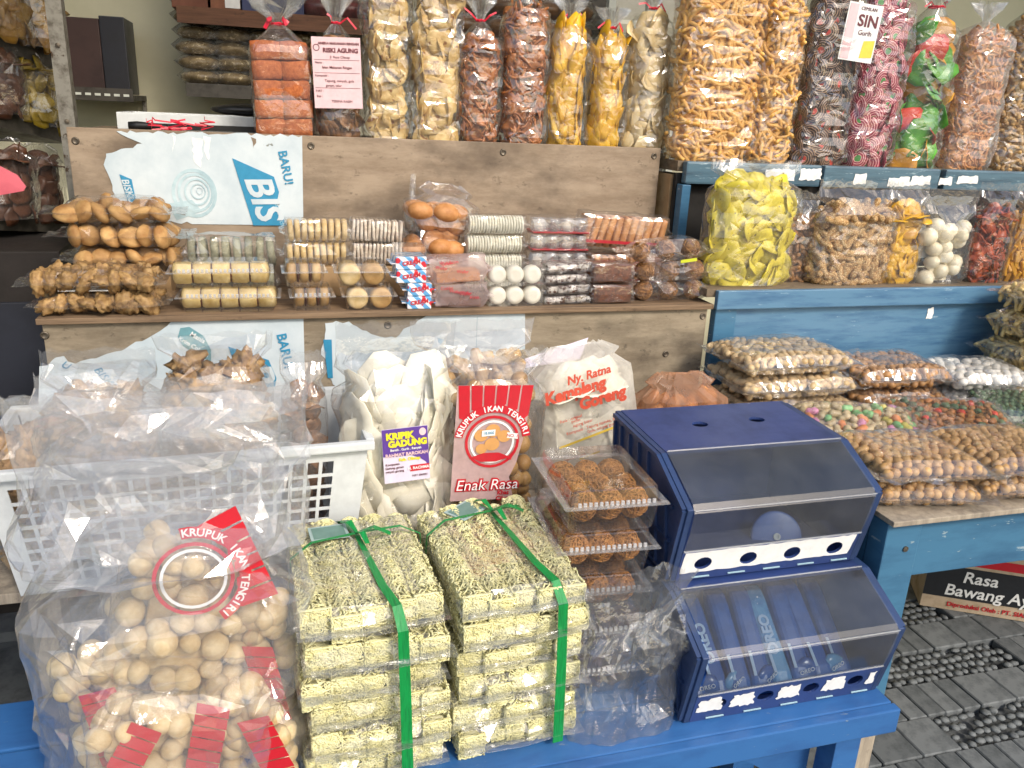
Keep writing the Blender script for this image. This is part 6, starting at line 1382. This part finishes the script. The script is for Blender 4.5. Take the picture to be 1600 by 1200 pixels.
# rack on the left with post
ps1 = WY(100, 150, 2.42)
rr = T('steel_rack', 'rusty slotted steel rack with sloping shelves left of the plywood stand', 'rack', (ps1.x, 2.9, 0)); B().box(-.018, .018, -.48, -.476, 0, 1.97).box(.014, .018, -.4755, -.44, 0, 1.97).obj('post', M_steel, rr); [B().lathe([(.006, 0), (.006, .003), (.001, .004)], 8, Matrix.Translation((0, -.4805, zz_)) @ Matrix.Rotation(math.pi / 2, 4, 'X')).obj('bolt', M_screw, rr) for zz_ in (1.38, 1.56, 1.7)]
for nm, (pa, pb) in (('shelf', ((-80, 22), (97, 84))), ('shelf', ((-80, 150), (107, 200))), ('shelf', ((-80, 330), (110, 340)))):
    A = WY(*pa, 2.44); Bq = WY(*pb, 2.75); vs = []
    for P in (A, Bq): 
        for dz in (0, -.045): vs += [(P.x - ps1.x, P.y - 2.9, P.z + dz), (P.x - ps1.x - .55, P.y - 2.9 + .12, P.z + dz)]
    me = mesh('shelf', vs, [(0, 1, 5, 4), (2, 6, 7, 3), (0, 4, 6, 2), (1, 3, 7, 5), (0, 2, 3, 1), (4, 5, 7, 6)], M_gshelf); ob('shelf', me, rr)
def rack_bag(label, px, py_base, Y, h_, mat, a=.065, seed=0):
    P = WY(px, py_base, Y); r = T('rack_snack_bag', label, 'snack bag', (P.x, P.y, P.z), (0, 0, .6)); fill_up(r, a - .006, .045, h_, piece_chip(.024, mat, 3, .002, .4, 1.3), 'chip', .034, .012, 60, 'face', .4, 1); film_up(r, a, .055, h_, 'fold', .02, FILM, .006, seed=seed, cell=.04)
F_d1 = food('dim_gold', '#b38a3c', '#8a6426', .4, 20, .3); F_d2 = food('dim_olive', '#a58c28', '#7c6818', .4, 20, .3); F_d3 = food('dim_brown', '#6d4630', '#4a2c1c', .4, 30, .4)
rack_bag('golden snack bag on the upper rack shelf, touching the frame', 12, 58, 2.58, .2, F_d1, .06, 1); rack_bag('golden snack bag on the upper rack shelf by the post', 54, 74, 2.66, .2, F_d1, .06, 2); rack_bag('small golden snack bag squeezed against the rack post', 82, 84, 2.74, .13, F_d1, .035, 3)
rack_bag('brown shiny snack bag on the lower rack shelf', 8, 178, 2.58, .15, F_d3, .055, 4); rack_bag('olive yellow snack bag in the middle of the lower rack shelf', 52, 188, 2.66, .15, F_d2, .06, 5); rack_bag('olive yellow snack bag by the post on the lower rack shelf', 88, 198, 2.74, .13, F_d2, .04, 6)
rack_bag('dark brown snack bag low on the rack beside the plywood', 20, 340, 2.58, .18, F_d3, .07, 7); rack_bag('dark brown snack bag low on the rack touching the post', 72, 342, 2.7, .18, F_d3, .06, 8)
rd_ = T('gloom_filler', 'near black block added to stand for the gloom under the steel rack', 'cabinet', (-.95, 2.35, 0)); B().box(-.9, .42, 0, .5, 0, 1.06).obj('filler_body', paint('gloom_brown', '#241d1a', '#181310', .7), rd_, bevel=.004); B().box(-.3, .40, -.012, -.001, .05, .93).obj('filler_front', paint('gloom_blue', '#20232f', '#161822', .6), rd_, bevel=.003)  # invented near black block, its colour stands for the shade under the rack
# white framed glass tray on the top shelf, with pouch and red string
q0 = WY(184, 204, 2.40); q1 = WY(432, 204, 2.40); r = T('white_glass_tray', 'white aluminium framed glass tray lying behind the torn poster', 'tray', (q0.x, 2.40, S_TOP)); wq = q1.x - q0.x
B().box(0, wq, 0, .016, .0005, .042).obj('front_frame', M_white, r, bevel=.002); B().box(0, wq, .19, .206, .0005, .042).obj('rear_frame', M_white, r, bevel=.002); B().box(0, .016, .0165, .1895, .0005, .042).obj('end_frame', M_white, r); B().box(.0165, wq, .0165, .1895, .03, .034).obj('glass_sheet', CLAM, r); B().box(.05, wq - .02, -.0035, -.0005, .004, .018).obj('black_strip', M_black, r)  # the black strip sits on the front face of the frame
r = T('black_pouch', 'black pouch lying on the white framed tray', 'pouch', (WY(385, 195, 2.45).x, 2.45, S_TOP + .0425)); ob('pouch_body', mesh('pouch_body', *ico(1, 3, (.09, .05, .017), .15, 20, 4), M_black, True), r, Matrix.Translation((0, 0, .017)))
r = T('black_knob_tool', 'black knobbed tool lying in front of the white framed tray', 'tool', (WY(228, 203, 2.36).x, 2.36, S_TOP + .0005)); B().tube([(-.04, 0, .011), (-.02, 0, .011), (.02, 0, .011), (.055, 0, .010)], [.009, .011, .008, .007], 10).obj('tool_body', M_black, r, True)
r = T('red_string', 'tangled red raffia string on the board above the torn poster', 'string', (WY(285, 204, 2.32).x, 2.32, S_TOP + .001)); b = B(); g = random.Random(8)
for k in range(7):
    P = [Vector((g.uniform(-.06, .06), g.uniform(-.02, .02), .004 + g.uniform(0, .01)))]
    for _ in range(6): P.append(P[-1] + Vector((g.uniform(-.04, .04), g.uniform(-.012, .012), g.uniform(-.008, .014)))); P[-1].z = min(.04, max(.003, P[-1].z)); P[-1].x = max(-.08, min(.08, P[-1].x))
    b.strip(P, (0, .4, 1), .004, .0008)
b.obj('strands', M_redtie, r)
# pink plastic sheet hanging at the left edge
P = WY(14, 285, 1.62); r = T('pink_plastic_sheet', 'pink plastic sheet corner hanging beside the plywood stand', 'plastic sheet', (P.x, 1.62, P.z)); vs = []; fs = []; M_pk2 = paint('pink_plastic', '#c9606c', '#b04a58', .35, nscale=12)
o2 = [(-.30, .13), (-.02, .035), (.012, .012), (.022, -.008), (.018, -.015), (-.02, -.022), (-.30, -.05)]
for k, y in enumerate((0, .004)): vs += [(x, y + .02 * math.sin(x * 30), z_) for x, z_ in o2]
n = len(o2); fs = [tuple(range(n)), tuple(range(2 * n - 1, n - 1, -1))] + [(i, i + n, (i + 1) % n + n, (i + 1) % n) for i in range(n)]
ob('sheet', mesh('sheet', vs, fs, M_pk2), r); B().tube([(-.29, .003, .12), (-.29, .003, 1.0)], .003, 5).obj('hanging_cord', M_white, r)
